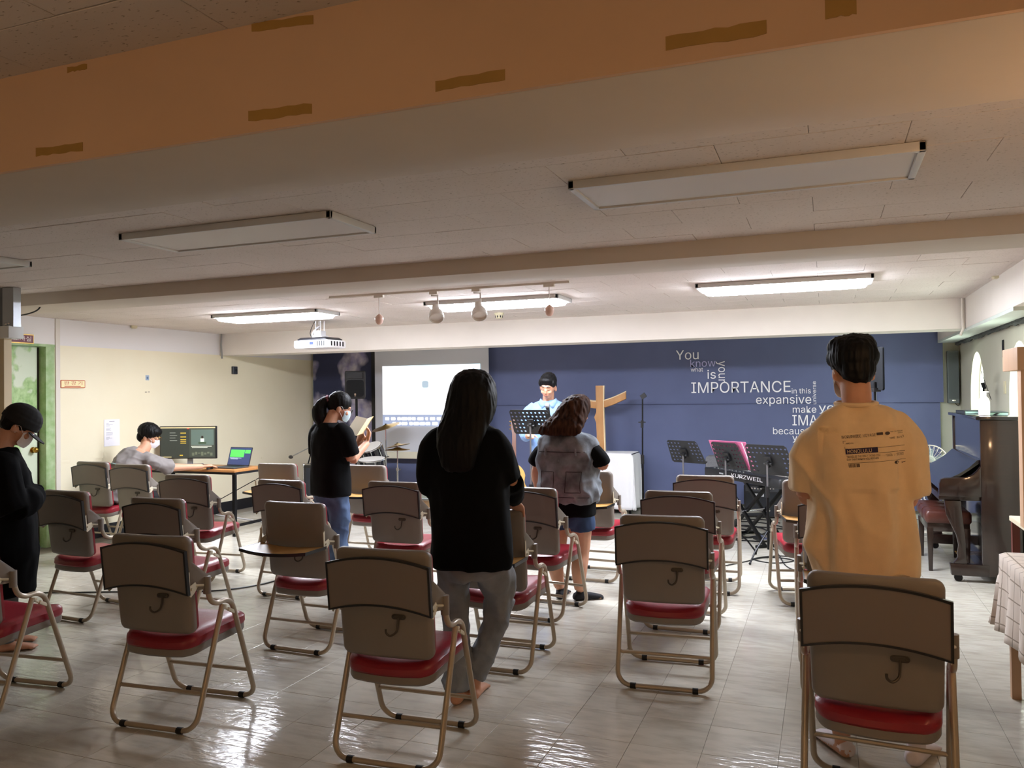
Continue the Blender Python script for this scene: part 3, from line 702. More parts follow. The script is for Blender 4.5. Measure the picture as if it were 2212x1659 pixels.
# wall signs, papers, boxes on the left wall
M_maroon = mat('maroon_sign', '#6d3443', .5); M_gold = mat('gold_border', '#c9a356', .4, .5)
ds = thing('door_sign', 'maroon sign with gold border and Korean letters over the painted door', 'sign', (XL+.004, 5.57, 2.115))
put('plate', bbox(0, .012, -.165, .165, -.047, .047), M_gold, ds); put('face', bbox(.010, .014, -.158, .158, -.037, .037), M_maroon, ds)
put('lettering', text_fit('고교사실', lambda u, v: Vector((.0155, u, v)), -.125, -.024, .26, .05), mat('cream_letter', '#e6d9d2', .6), ds)
es = thing('wall_sign', 'cream sign with red Korean letters beside the painted door', 'sign', (XL+.003, 6.19, 1.67))
put('plate', MB().pillow(.148, .042, .01, [(0, 0), (0, .006)], lambda u, v, d: Vector((d, u, v)), n=3), mat('sign_red_border', '#c0633b', .5), es)
put('face', bbox(.005, .0075, -.140, .140, -.035, .035), mat('sign_cream', '#efe2b0', .5), es)
M_redl = mat('red_letter', '#b8402c', .6)
put('lettering', text_fit('완 강 기', lambda u, v: Vector((.0085, u, v)), -.11, -.010, .22, .040), M_redl, es)
put('fine_print', bbox(.0075, .0085, -.105, .09, -.027, -.020), M_redl, es)
pp = thing('notice_sheet', 'white printed sheet taped to the cream wall beside seated man', 'paper', (XL+.002, 6.685, 1.133))
put('sheet', bbox(0, .002, -.105, .105, -.148, .148), M_paper, pp)
ln = MB(); z = .115; ln.box((.0025, 0, .125), (.001, .07, .006))
for i in range(15):
    z -= .0125
    if i % 4 == 3: continue
    w_ = random.uniform(.03, .09); ln.box((.0025, -.075+w_/2, z), (.001, w_, .0035))
put('print_lines', ln, mat('grey_print', '#9c9aa2', .8), pp)
bx = thing('wall_box', 'small black box high on the cream wall', 'box', (XL, 8.67, 1.875)); put('case', MB().pillow(.045, .052, .006, [(0, 0), (0, .025), (.005, .03)], lambda u, v, d: Vector((d, u, v)), n=3), mat('dark_box', '#2b3038', .4), bx); put('dial', MB().lathe([(.02, .03), (.018, .036)], (0, .01, 0), R=euler(y=pi/2)), M_black, bx)
p = onX(318, 816, XL); tg = thing('wall_sticker', 'small blue grey sticker on the cream wall above the notice', 'sticker', (XL+.001, p.y, p.z)); put('sticker', bbox(0, .0015, -.026, .026, -.03, .03), mat('sticker_blue', '#9fb0c2', .6), tg); put('mark', bbox(.0015, .002, -.01, .014, -.015, .012), mat('sticker_dark', '#5d7390', .6), tg)
p = onX(318, 847, XL); sk = MB(); sk.box((.001, -.02, 0), (.002, .03, .012)); sk.box((.001, .024, .002), (.002, .022, .01)); put('wall_scuff', sk, mat('grey_scuff', '#98917f', .8), None, 'pair of small grey glue marks on the cream wall', 'mark', loc=(XL+.001, p.y, p.z))
p = onX(284, 704, XL); put('wall_sensor', MB().lathe([(.035, .012), (.035, -.01), (.022, -.022)], (XL+.04, p.y, ZC-.012), 16), mat('cream_plastic', '#cfc7a6', .5), None, 'small cream round sensor in corner of ceiling and cream wall', 'sensor')
# hanging partition head at the left edge
hp = thing('partition', 'hanging partition with aluminium post, white head box and beige panel at left edge', 'partition', (-5.60, 4.2, 0))
put('post', bbox(-.095, .02, -.03, .03, 2.05, ZC-.004), mat('aluminium', '#b9bdc2', .35, .7), hp); put('post_edge', bbox(-.127, -.095, -.03, .035, 2.05, ZC-.004), mat('dark_alu', '#6d7176', .4, .7), hp)
put('head_box', bbox(-1.2, .01, -.06, .06, 1.965, 2.055).mesh('head_box', bevel=.004), mat('cool_white', '#dfe3e3', .5), hp)
put('panel', bbox(-1.2, -.08, -.03, .03, 0, 1.965), mat('beige_panel', '#d8c8a6', .6), hp)
put('frame_strip', bbox(-1.2, -.144, -.036, -.03, 0, 1.94), mat('brown_strip', '#7d3f22', .45), hp)
put('bolt', MB().ell((-.05, -.035, 2.07), .012).ell((-.02, -.035, 2.072), .01), M_chrome, hp)
pipe('cable', 'short black cable under the ceiling above the painted door', smoothpath([(-6.2, 4.6, 2.19), (-6.0, 4.6, 2.20), (-5.86, 4.6, 2.24), (-5.83, 4.6, ZC-.003)]), .006, M_black, 'cable')
# ------------------------------------------------------------------ piano corner
M_pn = mat('dark_mahogany_lacquer', '#25140e', .3, noise_amt=.35, noise_scale=5, stretch=(1, 1, 7), coat=.6)
M_pnb = mat('piano_black_lacquer', '#100c10', .12, coat=.8)
pn = thing('upright_piano', 'dark brown lacquered upright piano against the window wall', 'piano', (0, 0, 0))
Y0, Y1 = 7.10, 8.56
def side(poly, y, th): return MB().prism(poly, y, y+th, lambda u, v, d: Vector((u, d, v)))
for y in (Y0, Y1-.04): put('side_panel', side([(1.115, .05), (1.385, .05), (1.385, 1.26), (1.115, 1.26)], y, .04).mesh('side_panel', bevel=.004), M_pn, pn)
for y in (Y0-.005, Y1-.055):
    ck = [(.825, .665), (1.115, .665), (1.115, .90), (1.09, .865), (1.06, .835), (1.02, .815), (.86, .805), (.838, .795), (.826, .76)]
    put('cheek', side(ck, y, .06).mesh('cheek', bevel=.004), M_pn, pn)
    lg = [(.862, .63), (.975, .63), (.985, .50), (1.0, .34), (1.005, .19), (1.01, .14), (.915, .14), (.935, .165), (.948, .19), (.945, .22), (.955, .28), (.94, .36), (.905, .44), (.872, .52)]
    put('leg', side(lg, y+.01, .045).mesh('leg', bevel=.005), M_pn, pn)
    put('toe_block', side([(.90, .05), (1.16, .05), (1.16, .14), (.90, .14), (.89, .135)], y, .065).mesh('toe_block', bevel=.006), M_pn, pn)
    cs = MB().tube([(.95, y+.02, .03), (.95, y+.045, .03)], .03, 16); put('caster', cs, M_blackm, pn)
put('key_bed', bbox(.825, 1.13, Y0+.03, Y1-.03, .63, .67).mesh('key_bed', bevel=.004), M_pn, pn)
fb = MB(); pf = [(.845, .70), (.86, .77), (.90, .80), (.97, .835), (1.04, .885), (1.10, .945), (1.125, .95), (1.125, .93), (1.05, .87), (.97, .81), (.90, .775), (.87, .75), (.86, .70)]
put('fallboard', side(pf, Y0+.056, Y1-Y0-.112).mesh('fallboard'), M_pnb, pn)
put('upper_panel', bbox(1.125, 1.145, Y0+.04, Y1-.04, .90, 1.255), M_pnb, pn); put('lower_panel', bbox(1.165, 1.185, Y0+.04, Y1-.04, .10, .63), M_pnb, pn)
put('bottom_board', bbox(1.10, 1.385, Y0+.04, Y1-.04, .05, .10), M_pn, pn); put('back_board', bbox(1.36, 1.385, Y0+.04, Y1-.04, .05, 1.26), M_pn, pn)
put('lid', bbox(1.085, 1.40, Y0-.015, Y1+.03, 1.262, 1.288).mesh('lid', bevel=.006), M_pnb, pn)
for i in range(3): put('pedal', MB().box((1.10, 7.75+i*.07, .095), (.14, .022, .012)), M_brass, pn)
bn = thing('piano_bench', 'brown leather topped piano bench pushed under the keyboard', 'bench', (.93, 7.80, 0))
M_lea = mat('brown_leather', '#552c22', .38, noise_amt=.25, noise_scale=9, bump=.3, bump_scale=35)
put('seat_pad', MB().pillow(.17, .365, .03, [(.01, .40), (0, .415), (0, .475), (.012, .495), (.04, .503)], n=4), M_lea, bn)
for q in (-.12, .12): put('pad_seam', MB().tube([(-.171, q, .41), (-.171, q, .48), (-.155, q, .499), (0, q, .507), (.155, q, .499)], .003, 6), M_lea, bn)
put('apron', bbox(-.155, .155, -.345, .345, .33, .40).mesh('apron', bevel=.003), M_pn, bn)
for sx in (-1, 1):
    for sy in (-1, 1): put('leg', MB().rings([[(sx*.135+a*k, sy*.325+e*k, z) for a, e in ((-1, -1), (1, -1), (1, 1), (-1, 1))] for z, k in ((0, .015), (.36, .024))]).mesh('leg', bevel=.002), M_pn, bn)
# things on the piano
bo = thing('bottle', 'white bottle standing on the piano', 'bottle', (1.19, 7.38, 1.288))
put('body', MB().lathe([(.028, 0), (.04, .003), (.041, .01), (.041, .11), (.034, .135), (.018, .155), (.016, .165)], n=24), mat('milk_white', '#f3ece8', .35), bo)
put('cap', MB().lathe([(.018, .162), (.018, .185), (.013, .195)], n=18).box((.02, 0, .19), (.03, .01, .008)), mat('milk_white', '#f3ece8', .35), bo)
def book(name, lab, c, d, rz, cover, pages, open_=0):
    t = thing(name, lab, 'book' if name == 'book' else 'folder', c, rz)
    put('cover', MB().box((0, 0, d[2]-.002), (d[0], d[1], .004)).box((0, 0, .002), (d[0], d[1], .004)).box((-d[0]/2+.002, 0, d[2]/2), (.004, d[1], d[2])), cover, t)
    put('pages', B((.003, 0, d[2]/2), (d[0]-.012, d[1]-.012, d[2]-.010)), pages, t); return t
M_dkgrey = mat('dark_grey_cover', '#3c4145', .5); M_teal = mat('teal_pages', '#a7c9bd', .6)
book('folder', 'dark folder with curled teal pages behind the white bottle', (1.19, 7.98, 1.288), (.18, .28, .03), .1, M_dkgrey, M_teal)
book('folder', 'flat dark folder at the window end of the piano top', (1.29, 7.62, 1.288), (.17, .42, .028), -.05, M_dkgrey, M_teal)
gl = MB()
for i in range(4): gl.tube([(1.268+i*.006+.014*cos(a_), 7.40-i*.004+.014*sin(a_), 1.294+.004*i) for a_ in [k*pi/6 for k in range(12)]], .0022, 5, closed=True)
put('cord_coil', gl, M_black, None, 'little coil of dark cord beside the white bottle', 'cord')
# column speaker
cs = thing('column_speaker', 'tall grey column speaker on the wall right of the backdrop', 'speaker', (1.37, YB-.0, 1.645))
put('cabinet', MB().pillow(.057, .30, .008, [(.003, 0), (0, -.004), (0, -.10), (.004, -.105)], lambda u, v, d: Vector((u, d, v)), n=3), mat('speaker_grey', '#6e7775', .55), cs)
put('grille', bbox(-.05, .05, -.108, -.104, -.25, .28), mat('grille_grey', '#5b6463', .7, bump=.5, bump_scale=300), cs); put('badge', bbox(-.018, .018, -.111, -.108, -.275, -.262), M_chrome, cs)
put('cable', MB().tube(smoothpath([(.06, -.02, .2), (.07, -.03, .0), (.068, -.03, -.25), (.055, -.04, -.33), (.02, -.03, -.30)]), .004, 6), M_black, cs)
p = onX(2168, 753, XR); put('wall_plate', bbox(-.008, 0, -.03, .03, -.075, .075).mesh('wall_plate', bevel=.002), M_black, None, 'tall narrow black plate between the two arched windows', 'plate', loc=(XR, p.y, p.z))
p = onX(2172, 837, XR); put('light_switch', bbox(-.01, 0, -.035, .035, -.055, .055).mesh('light_switch', bevel=.003), mat('switch_cream', '#d2cba9', .5), None, 'cream light switch below the black wall plate', 'switch', loc=(XR, p.y, p.z))
# fan behind the piano
fn_ = thing('electric_fan', 'electric fan with pale clear guard behind the piano bench', 'fan', (1.0, 9.35, 0))
M_clear = mat('clear_plastic', '#dff3f0', .15, trans=.6, alpha=.55)
put('pole', MB().tube([(0, 0, .03), (0, 0, .66)], .014, 10), M_trimw, fn_); put('foot', MB().lathe([(.16, 0), (.16, .012), (.05, .03), (.02, .05)], n=24), M_trimw, fn_)
gd = MB()
for i in range(24): a_ = i*pi/12; gd.tube([(.03*cos(a_), -.10, .76+.03*sin(a_)), (.12*cos(a_), -.115, .76+.12*sin(a_)), (.165*cos(a_), -.06, .76+.165*sin(a_)), (.12*cos(a_), 0, .76+.12*sin(a_))], .0022, 5)
gd.tube([(.167*cos(k*pi/16), -.06, .76+.167*sin(k*pi/16)) for k in range(32)], .006, 6, closed=True); put('guard', gd, M_trimw, fn_)
for i in range(5):
    a_ = i*2*pi/5; R_ = Matrix.Rotation(a_, 3, 'Y'); put('blade', MB().pillow(.035, .06, .03, [(0, -.002), (0, .002)], lambda u, v, d: R_ @ Vector((u, d+u*.35, v+.075))+Vector((0, -.06, .76)), n=3), M_clear, fn_)
put('motor', MB().lathe([(.05, 0), (.06, .03), (.05, .09), (.02, .11)], (0, -.03, .76), R=euler(x=-pi/2)), M_trimw, fn_)
# pine frame and its little table, table with checked cloth
M_pine = mat('pale_pine', '#d5ae8b', .55, noise_amt=.18, noise_scale=5, stretch=(1, 1, .2))
st = thing('side_table', 'small cream topped table with brown legs under the pine frame', 'table', (1.24, 5.42, 0))
put('table_top', bbox(-.195, .16, -.30, .30, .69, .72).mesh('table_top', bevel=.004), mat('cream_top', '#e2d6b8', .4), st)
for sx in (-.17, .13):
    for sy in (-.26, .26): put('leg', bbox(sx-.02, sx+.02, sy-.02, sy+.02, 0, .69), mat('red_brown_leg', '#5e2417', .4), st)
pf_ = thing('pine_frame', 'pale pine frame with a thick top beam at the right edge', 'frame', (1.0, 5.2, .72))
put('top_beam', bbox(.005, .30, 0, .40, .885, 1.015).mesh('top_beam', bevel=.004), M_pine, pf_)
put('post', bbox(.022, .11, .01, .10, 0, .885).mesh('post', bevel=.004), M_pine, pf_)
M_chk = bpy.data.materials.new('checked_cloth'); M_chk.use_nodes = True
N, L, b = nodes(M_chk); b.inputs['Roughness'].default_value = .85
uv = N.new('ShaderNodeUVMap'); sx_ = N.new('ShaderNodeSeparateXYZ'); L.new(uv.outputs[0], sx_.inputs[0])
def lines(o_):
    m1 = N.new('ShaderNodeMath'); m1.operation = 'MULTIPLY'; m1.inputs[1].default_value = 1/.085; L.new(o_, m1.inputs[0])
    m2 = N.new('ShaderNodeMath'); m2.operation = 'FRACT'; L.new(m1.outputs[0], m2.inputs[0])
    m4 = N.new('ShaderNodeMath'); m4.operation = 'LESS_THAN'; m4.inputs[1].default_value = .075; L.new(m2.outputs[0], m4.inputs[0]); return m4.outputs[0]
mx_ = N.new('ShaderNodeMath'); mx_.operation = 'MAXIMUM'; L.new(lines(sx_.outputs[0]), mx_.inputs[0]); L.new(lines(sx_.outputs[1]), mx_.inputs[1])
c = rgbmix(N, L, mx_.outputs[0], lin('#e3d6c8'), lin('#a0917f')); L.new(c, b.inputs['Base Color'])
def draped(x0, x1, y0, y1, zt, drop, amp, m, name, flare=.06, wav=22):
    # cloth over a table: grid whose overhang hangs down in folds; uv in metres
    ov = drop; nx = 40; ny = 48
    me = bpy.data.meshes.new(name); vs_ = []; uvs = []
    for j in range(ny+1):
        for i in range(nx+1):
            u = x0-ov+(x1-x0+2*ov)*i/nx; v = y0-ov+(y1-y0+2*ov)*j/ny
            cx_ = min(max(u, x0), x1); cy_ = min(max(v, y0), y1); du, dv = u-cx_, v-cy_
            d = max(abs(du), abs(dv)); n_ = Vector((du, dv, 0)); ln_ = n_.length
            if ln_ > 1e-6: n_ /= ln_
            s_ = (u if abs(dv) > abs(du) else v)
            corner = min(abs(du), abs(dv))/ov
            out = .012+flare*(d/ov)*(.35+1.6*corner)+amp*(d/ov)*(sin(s_*wav)+.5*sin(s_*wav*2.3+1))*(1-corner)
            z = zt-d+ (.012 if d < 1e-6 else .012*max(0, 1-d/.05))
            if d < 1e-6: z = zt+.006; out = 0
            vs_.append(Vector((cx_, cy_, z))+n_*out); uvs.append((u, v))
    n = nx+1; fs = [(j*n+i, j*n+i+1, (j+1)*n+i+1, (j+1)*n+i) for j in range(ny) for i in range(nx)]
    me.from_pydata([tuple(q) for q in vs_], [], fs); me.polygons.foreach_set('use_smooth', [True]*len(fs))
    ul = me.uv_layers.new(name='UVMap')
    for l_ in me.loops: ul.data[l_.index].uv = uvs[l_.vertex_index]
    return me
tb_ = thing('table', 'table hidden under the checked cloth at the right edge', 'table', (1.07, 3.95, 0))
put('table_top', bbox(-.265, .265, -.62, .62, .67, .69), M_pine, tb_)
for sx in (-.23, .23):
    for sy in (-.57, .57): put('leg', bbox(sx-.02, sx+.02, sy-.02, sy+.02, 0, .67), M_pine, tb_)
tcl = put('tablecloth', draped(-.27, .27, -.625, .625, .69, .36, .02, M_chk, 'tablecloth', flare=.035, wav=26), M_chk, None, 'off-white tablecloth with thin brown check lines hanging at right edge', 'tablecloth', loc=(1.07, 3.95, 0))
so = tcl.modifiers.new('thick', 'SOLIDIFY'); so.thickness = .002

# ------------------------------------------------------------------ altar table, cross, stands
ct_ = thing('altar_table', 'table under the white cloth before the backdrop', 'table', (-2.72, 10.0, 0))
put('table_top', bbox(-.48, .48, -.21, .21, .73, .75), M_blackm, ct_)
for sx in (-.44, .44):
    for sy in (-.17, .17): put('leg', bbox(sx-.015, sx+.015, sy-.015, sy+.015, 0, .73), M_blackm, ct_)
M_wcl = mat('white_cloth', '#f2f2f4', .8, sheen=.2)
wc = put('tablecloth', draped(-.485, .485, -.215, .215, .75, .69, .018, M_wcl, 'tablecloth', flare=.03, wav=19), M_wcl, None, 'long white tablecloth over the altar table', 'tablecloth', loc=(-2.72, 10.0, 0))
so = wc.modifiers.new('thick', 'SOLIDIFY'); so.thickness = .002
M_cw = mat('honey_wood', '#cf9d66', .5, noise_amt=.35, noise_scale=5, stretch=(1, 1, .25), col2='#a8743f'); M_sap = mat('pale_sapwood', '#ecd5ab', .5)
cx = thing('wooden_cross', 'rough wooden cross with pale bark edges behind the woman in denim', 'cross', (-2.68, 9.95, .77))
up_ = [(-.05, 0), (.055, 0), (.05, .20), (.047, .45), (.044, .60), (.046, .835), (-.052, .835), (-.05, .60), (-.047, .50), (-.075, .43), (-.05, .36), (-.045, .20)]
put('upright', MB().prism(up_, -.02, .02, lambda u, v, d: Vector((u, d, v))).mesh('upright', bevel=.004), M_cw, cx)
put('sapwood_edge', MB().prism([(.046, .0), (.066, 0), (.060, .3), (.052, .6), (.060, .835), (.042, .835), (.04, .6)], -.019, .022, lambda u, v, d: Vector((u, d, v))), M_sap, cx)
br_ = smoothpath([(-.34, 0, .665), (-.2, 0, .615), (-.02, 0, .59), (.15, 0, .63), (.34, 0, .71)], 5)
put('crossbar', MB().rings([[(q.x, -.014, q.z-.045), (q.x, .018, q.z-.05), (q.x, .018, q.z+.042), (q.x, -.014, q.z+.04)] for q in br_]).mesh('crossbar', bevel=.003), M_cw, cx)
put('bark_edge', MB().rings([[(q.x, -.013, q.z+.036), (q.x, .02, q.z+.036), (q.x, .016, q.z+.056), (q.x, -.010, q.z+.050)] for q in br_]), M_sap, cx)
def tripod(t, r, h, m=M_blackm, zf=.012, a0=.5, n='leg'):
    for i in range(3):
        a_ = a0+i*2*pi/3; put(n, MB().tube([(.012*cos(a_), .012*sin(a_), h), (r*cos(a_), r*sin(a_), zf)], .009, 7).ell((r*cos(a_), r*sin(a_), zf), .012, n=8, m=6), m, t)
def perforated(w_, h_, rows, cols, skip, r=.011):
    cu = bpy.data.curves.new('p', 'CURVE'); cu.dimensions = '2D'; cu.fill_mode = 'BOTH'; cu.extrude = .0012
    def sp2(pts):
        s = cu.splines.new('POLY'); s.points.add(len(pts)-1)
        for q, p in zip(s.points, pts): q.co = (p[0], p[1], 0, 1)
        s.use_cyclic_u = True
    a, b_ = w_/2, h_/2; k = .02
    sp2([(-a+k, -b_), (a-k, -b_), (a, -b_+k), (a-.025, b_-.02), (a-.045, b_), (-a+.045, b_), (-a+.025, b_-.02), (-a, -b_+k)])
    for i in range(rows):
        for j in range(cols):
            if skip(i, j): continue
            x = -w_*.41+w_*.82*j/(cols-1); y = -h_*.38+h_*.76*i/(rows-1)
            sp2([(x+r*cos(t_*pi/5), y+r*.8*sin(t_*pi/5)) for t_ in range(10)])
    o = bpy.data.objects.new('t', cu); COL.objects.link(o); dg = bpy.context.evaluated_depsgraph_get(); me = bpy.data.meshes.new_from_object(o.evaluated_get(dg)); bpy.data.objects.remove(o)
    return me
M_rough = mat('matt_black', '#17181a', .9, spec=.1)
M_desk = mat('music_stand_grey', '#262729', .7, .1)
def music_stand(lab, x, y, zc, yaw, tilt=28, w_=.47, h_=.30, skip=lambda i, j: False, rows=6, cols=10, a0=.5):
    t = thing('music_stand', lab, 'music stand', (x, y, 0), yaw)
    d_ = put('desk', perforated(w_, h_, rows, cols, skip), M_desk, t, loc=(0, 0, zc)); d_.rotation_euler = (radians(90+tilt), 0, 0)
    put('ledge', MB().box((0, -h_/2, -.022), (w_-.03, .003, .042)), M_desk, d_)
    hd = MB().box((0, .0, .018), (.07, .09, .018)); hd.box((0, -.02, .04), (.03, .06, .03)); hd.tube([(-.04, -.02, .035), (.04, -.02, .035)], .012, 10); put('clamp', hd.mesh('clamp', bevel=.003), M_black, d_)
    yo = -.035
    put('upper_tube', MB().tube([(0, yo, .55), (0, yo, zc-.03)], .0085, 10), mat('satin_steel', '#8d8f93', .3, .8), t); put('lower_tube', MB().tube([(0, yo, .10), (0, yo, .60)], .0125, 10), M_blackm, t)
    put('collar', MB().tube([(0, yo, .56), (0, yo, .66)], .019, 12), M_black, t)
    for i in range(3):
        a_ = a0+i*2*pi/3; put('leg', MB().tube([(.012*cos(a_), yo+.012*sin(a_), .26), (.2*cos(a_), yo+.2*sin(a_), .10), (.27*cos(a_), yo+.27*sin(a_), .012)], .008, 7).ell((.27*cos(a_), yo+.27*sin(a_), .012), .012, n=8, m=6), M_blackm, t)
    return t
p = onY(1150, 912, 7.1)
music_stand('music stand in front of the man in blue shirt', p.x, 7.1, p.z, radians(-14), 30, .50, .27, lambda i, j: (i < 3 and j in (3, 4, 5)) or (i == 0 and j > 5))
p = onY(1480, 976, 8.2)
music_stand('leftmost of the three music stands beside the keyboard, dark empty desk', p.x, 8.2, p.z, radians(-28), 30, .42, .27, lambda i, j: j in (4, 5) or (i < 2 and j in (3, 6)), 6, 9)
p = onY(1573, 985, 7.9)
ms3 = music_stand('middle music stand holding the pink folder by the keyboard', p.x, 7.9, p.z, radians(-40), 26, .40, .29, lambda i, j: j in (4, 5) and i < 5, 6, 9)
p = onY(1662, 994, 7.5)
music_stand('music stand nearest the tan T-shirt, its desk in front of the keyboard', p.x, 7.5, p.z, radians(-30), 26, .47, .31, lambda i, j: i < 4 and 2 <= j <= 7, 6, 10)
fd = thing('folder', 'pink folder full of white sheets on the middle music stand', 'folder', ms3.location+Vector((0, 0, 0)), radians(-40))
z3 = onY(1573, 985, 7.9).z
for nm, m_, off, sc2, dx in (('cover', mat('pink_cover', '#c9688f', .5), .012, 1.06, 0), ('sheets', M_paper, .020, 1.0, .02), ('cover', mat('pink_cover', '#c9688f', .5), .030, 1.06, .045)):
    o = put(nm, bbox(-.20*sc2+dx, .20*sc2+dx, -.14*sc2, .14*sc2, 0, .006), m_, fd, loc=(0, 0, z3)); o.rotation_euler = (radians(90+26), 0, 0); o.location += Vector((0, off+.008, .012))
# edge-on stand beyond the piano, and panel behind the man's head
c9 = onY(2130, 832, 8.25)
es_ = thing('book_rest', 'black book rest seen edge-on standing on the piano by the window', 'book rest', (c9.x, 8.25, 1.288), radians(-100))
o = put('desk', perforated(.26, .27, 5, 6, lambda i, j: False), M_rough, es_, loc=(0, 0, c9.z-1.288)); o.rotation_euler = (radians(106), 0, 0)
put('clamp', MB().box((0, 0, .02), (.05, .06, .03)), M_rough, o); put('tube', MB().tube([(0, -.02, .01), (0, -.02, c9.z-1.288)], .008, 8), M_rough, es_); put('foot', MB().lathe([(.045, 0), (.045, .008), (.012, .02)], (0, -.02, 0), 16), M_rough, es_)
pt = onY(1895, 797, 6.75)
kp = thing('tablet_holder', 'slim black tablet on a stand showing beside the head of the man in tan T-shirt', 'tablet', (pt.x, 6.75, 0), radians(-72))
put('tablet', MB().pillow(.12, .165, .015, [(.004, -.008), (0, -.004), (0, .004), (.004, .008)], lambda u, v, d: Vector((u, d, pt.z+v)), n=4), M_rough, kp)
put('clamp', MB().box((0, -.012, pt.z-.16), (.06, .05, .03)).box((0, -.012, pt.z+.16), (.06, .05, .02)), M_black, kp); put('pole', MB().tube([(0, -.02, .2), (0, -.02, pt.z-.1)], .01, 10), M_blackm, kp); tripod(kp, .24, .3)
# microphone stand and microphone of the speaker
mi = thing('microphone_stand', 'tall black microphone stand right of the altar table', 'mic stand', (onY(1388, 1000, 8.8).x, 8.8, 0))
put('lower_tube', MB().tube([(0, 0, .05), (0, 0, .80)], .012, 10), M_blackm, mi); put('upper_tube', MB().tube([(0, 0, .75), (.01, 0, 1.44)], .0085, 10), M_blackm, mi); put('collar', MB().tube([(0, 0, .72), (0, 0, .82)], .019, 12).tube([(.0, 0, 1.12), (.003, 0, 1.20)], .016, 10).tube([(-.04, 0, 1.18), (.04, 0, 1.18)], .006, 6), M_black, mi)
put('mic_clip', MB().box((.02, 0, 1.47), (.06, .03, .05), euler(y=-.6)), M_black, mi); tripod(mi, .30, .16, zf=.012)
p = onY(1185, 886, 7.22)
mc = thing('microphone', 'handheld microphone on a stand before the man in blue shirt', 'microphone', (p.x, 7.22, 0))
M_mesh = mat('steel_mesh', '#a2a4a8', .45, .7, bump=.6, bump_scale=500)
R_ = euler(x=radians(-18))
o = put('mic_body', MB().lathe([(.010, -.10), (.014, -.02), (.019, .055)], (0, 0, 0), 16), M_black, mc, loc=(0, 0, p.z-.03)); o.rotation_euler = (radians(10), radians(-6), 0)
put('mic_grille', MB().ell((0, 0, .075), (.025, .025, .028)), M_mesh, o); put('tube', MB().tube([(0, -.0, .05), (0, .02, p.z-.14)], .009, 8), M_blackm, mc); tripod(mc, .22, .2)
# guitar
M_spr = mat('spruce_top', '#d9a95c', .3, noise_amt=.12, noise_scale=6, stretch=(9, 1, 1)); M_gside = mat('guitar_side', '#6b3a1e', .35)
gt_ = thing('acoustic_guitar', 'acoustic guitar leaning on its stand left of the woman in denim', 'guitar', (onY(1110, 1040, 8.6).x, 8.6, 0), radians(18))
def gbody(n=40):
    o = []
    for i in range(n):
        a_ = 2*pi*i/n; y_ = cos(a_); w_ = .5*(1+y_)
        r_ = .195-.055*w_-.045*math.exp(-((y_-.12)/.28)**2)
        o.append((r_*sin(a_)*1.0 if abs(sin(a_)) < .999 else r_*sin(a_), .245*y_))
    return o
gb = gbody(); LE = Matrix.Rotation(radians(-12), 3, 'X')
GF = lambda u, v, d: LE @ Vector((u, d, v+.46))
gp = put('body', MB().prism([(u*.995, v*.995) for u, v in gb], -.045, .05, GF).mesh('body', bevel=0), M_gside, gt_)
put('soundboard', MB().prism(gb, -.05, -.045, GF), M_spr, gt_); put('sound_hole', MB().prism([(.05*cos(k*pi/10), .05*sin(k*pi/10)+.06) for k in range(20)], -.052, -.05, GF), M_black, gt_)
put('bridge', MB().prism([(-.08, -.11), (.08, -.11), (.07, -.085), (-.07, -.085)], -.058, -.05, GF), M_gside, gt_)
put('neck', MB().prism([(-.026, .2), (.026, .2), (.022, .60), (-.022, .60)], -.055, -.035, GF), M_gside, gt_)
hdk = put('headstock', MB().prism([(-.024, .60), (.024, .60), (.036, .68), (.034, .77), (-.034, .77), (-.036, .68)], -.05, -.034, GF), M_gside, gt_)
pg = MB()
for s in (-1, 1):
    for k in range(3): c_ = GF(s*.045, .655+k*.045, -.042); pg.ell(c_, .010, n=8, m=6)
put('tuning_peg', pg, M_brass, hdk)
stn = MB().tube([GF(0, -.26, .03), GF(0, -.24, .10), GF(0, .2, .12), GF(0, .46, .03)], .008, 8)
gs = thing('guitar_stand', 'black tubular stand under the acoustic guitar', 'stand', gt_.location, radians(18)); put('spine', stn, M_blackm, gs)
for s in (-1, 1): put('leg', MB().tube([GF(0, -.2, .10), (s*.16, -.12, .012)], .008, 8).tube([GF(0, -.24, .10), GF(s*.08, -.255, .06), GF(s*.08, -.255, -.07)], .007, 8), M_blackm, gs)
put('leg', MB().tube([GF(0, -.05, .12), (0, .34, .012)], .008, 8), M_blackm, gs)
# keyboard on a cross stand, amplifier, grey cabinet, floor clutter
KA = Vector((-1.24, 8.90, 0)); kd = Vector((.60, -.80, 0)); yawk = math.atan2(kd.y, kd.x)
kb = thing('keyboard', 'black stage keyboard on a cross stand behind the music stands', 'keyboard', KA+Vector((0, 0, .60)), yawk)
put('case', MB().pillow(.70, .16, .02, [(.006, 0), (0, .006), (0, .08), (.006, .088)], lambda u, v, d: Vector((.70+u, .16+v, d)), n=3), M_black, kb)
wk = MB(); bk = MB()
for i in range(52):
    wk.box((.09+i*.0235, .25, .092), (.022, .13, .012))
    if i % 7 not in (2, 6): bk.box((.10+i*.0235, .22, .103), (.011, .08, .012))
put('white_keys', wk, mat('ivory_key', '#ecebe6', .3), kb, kind='stuff'); put('black_keys', bk, M_black, kb, kind='stuff')
for i in range(9): put('button', MB().box((.12+i*.07, .06, .092), (.03, .012, .01)), M_chrome, kb)
put('lettering', text_fit('KURZWEIL', lambda u, v: Vector((u, -.001, v)), .56, .035, .56, .038), M_letter, kb)
put('mark', bbox(.32, .40, -.0015, 0, .045, .06), mat('grey_mark', '#a9acb0', .5), kb)
xs = thing('keyboard_stand', 'black folding cross stand under the stage keyboard', 'stand', KA, yawk)
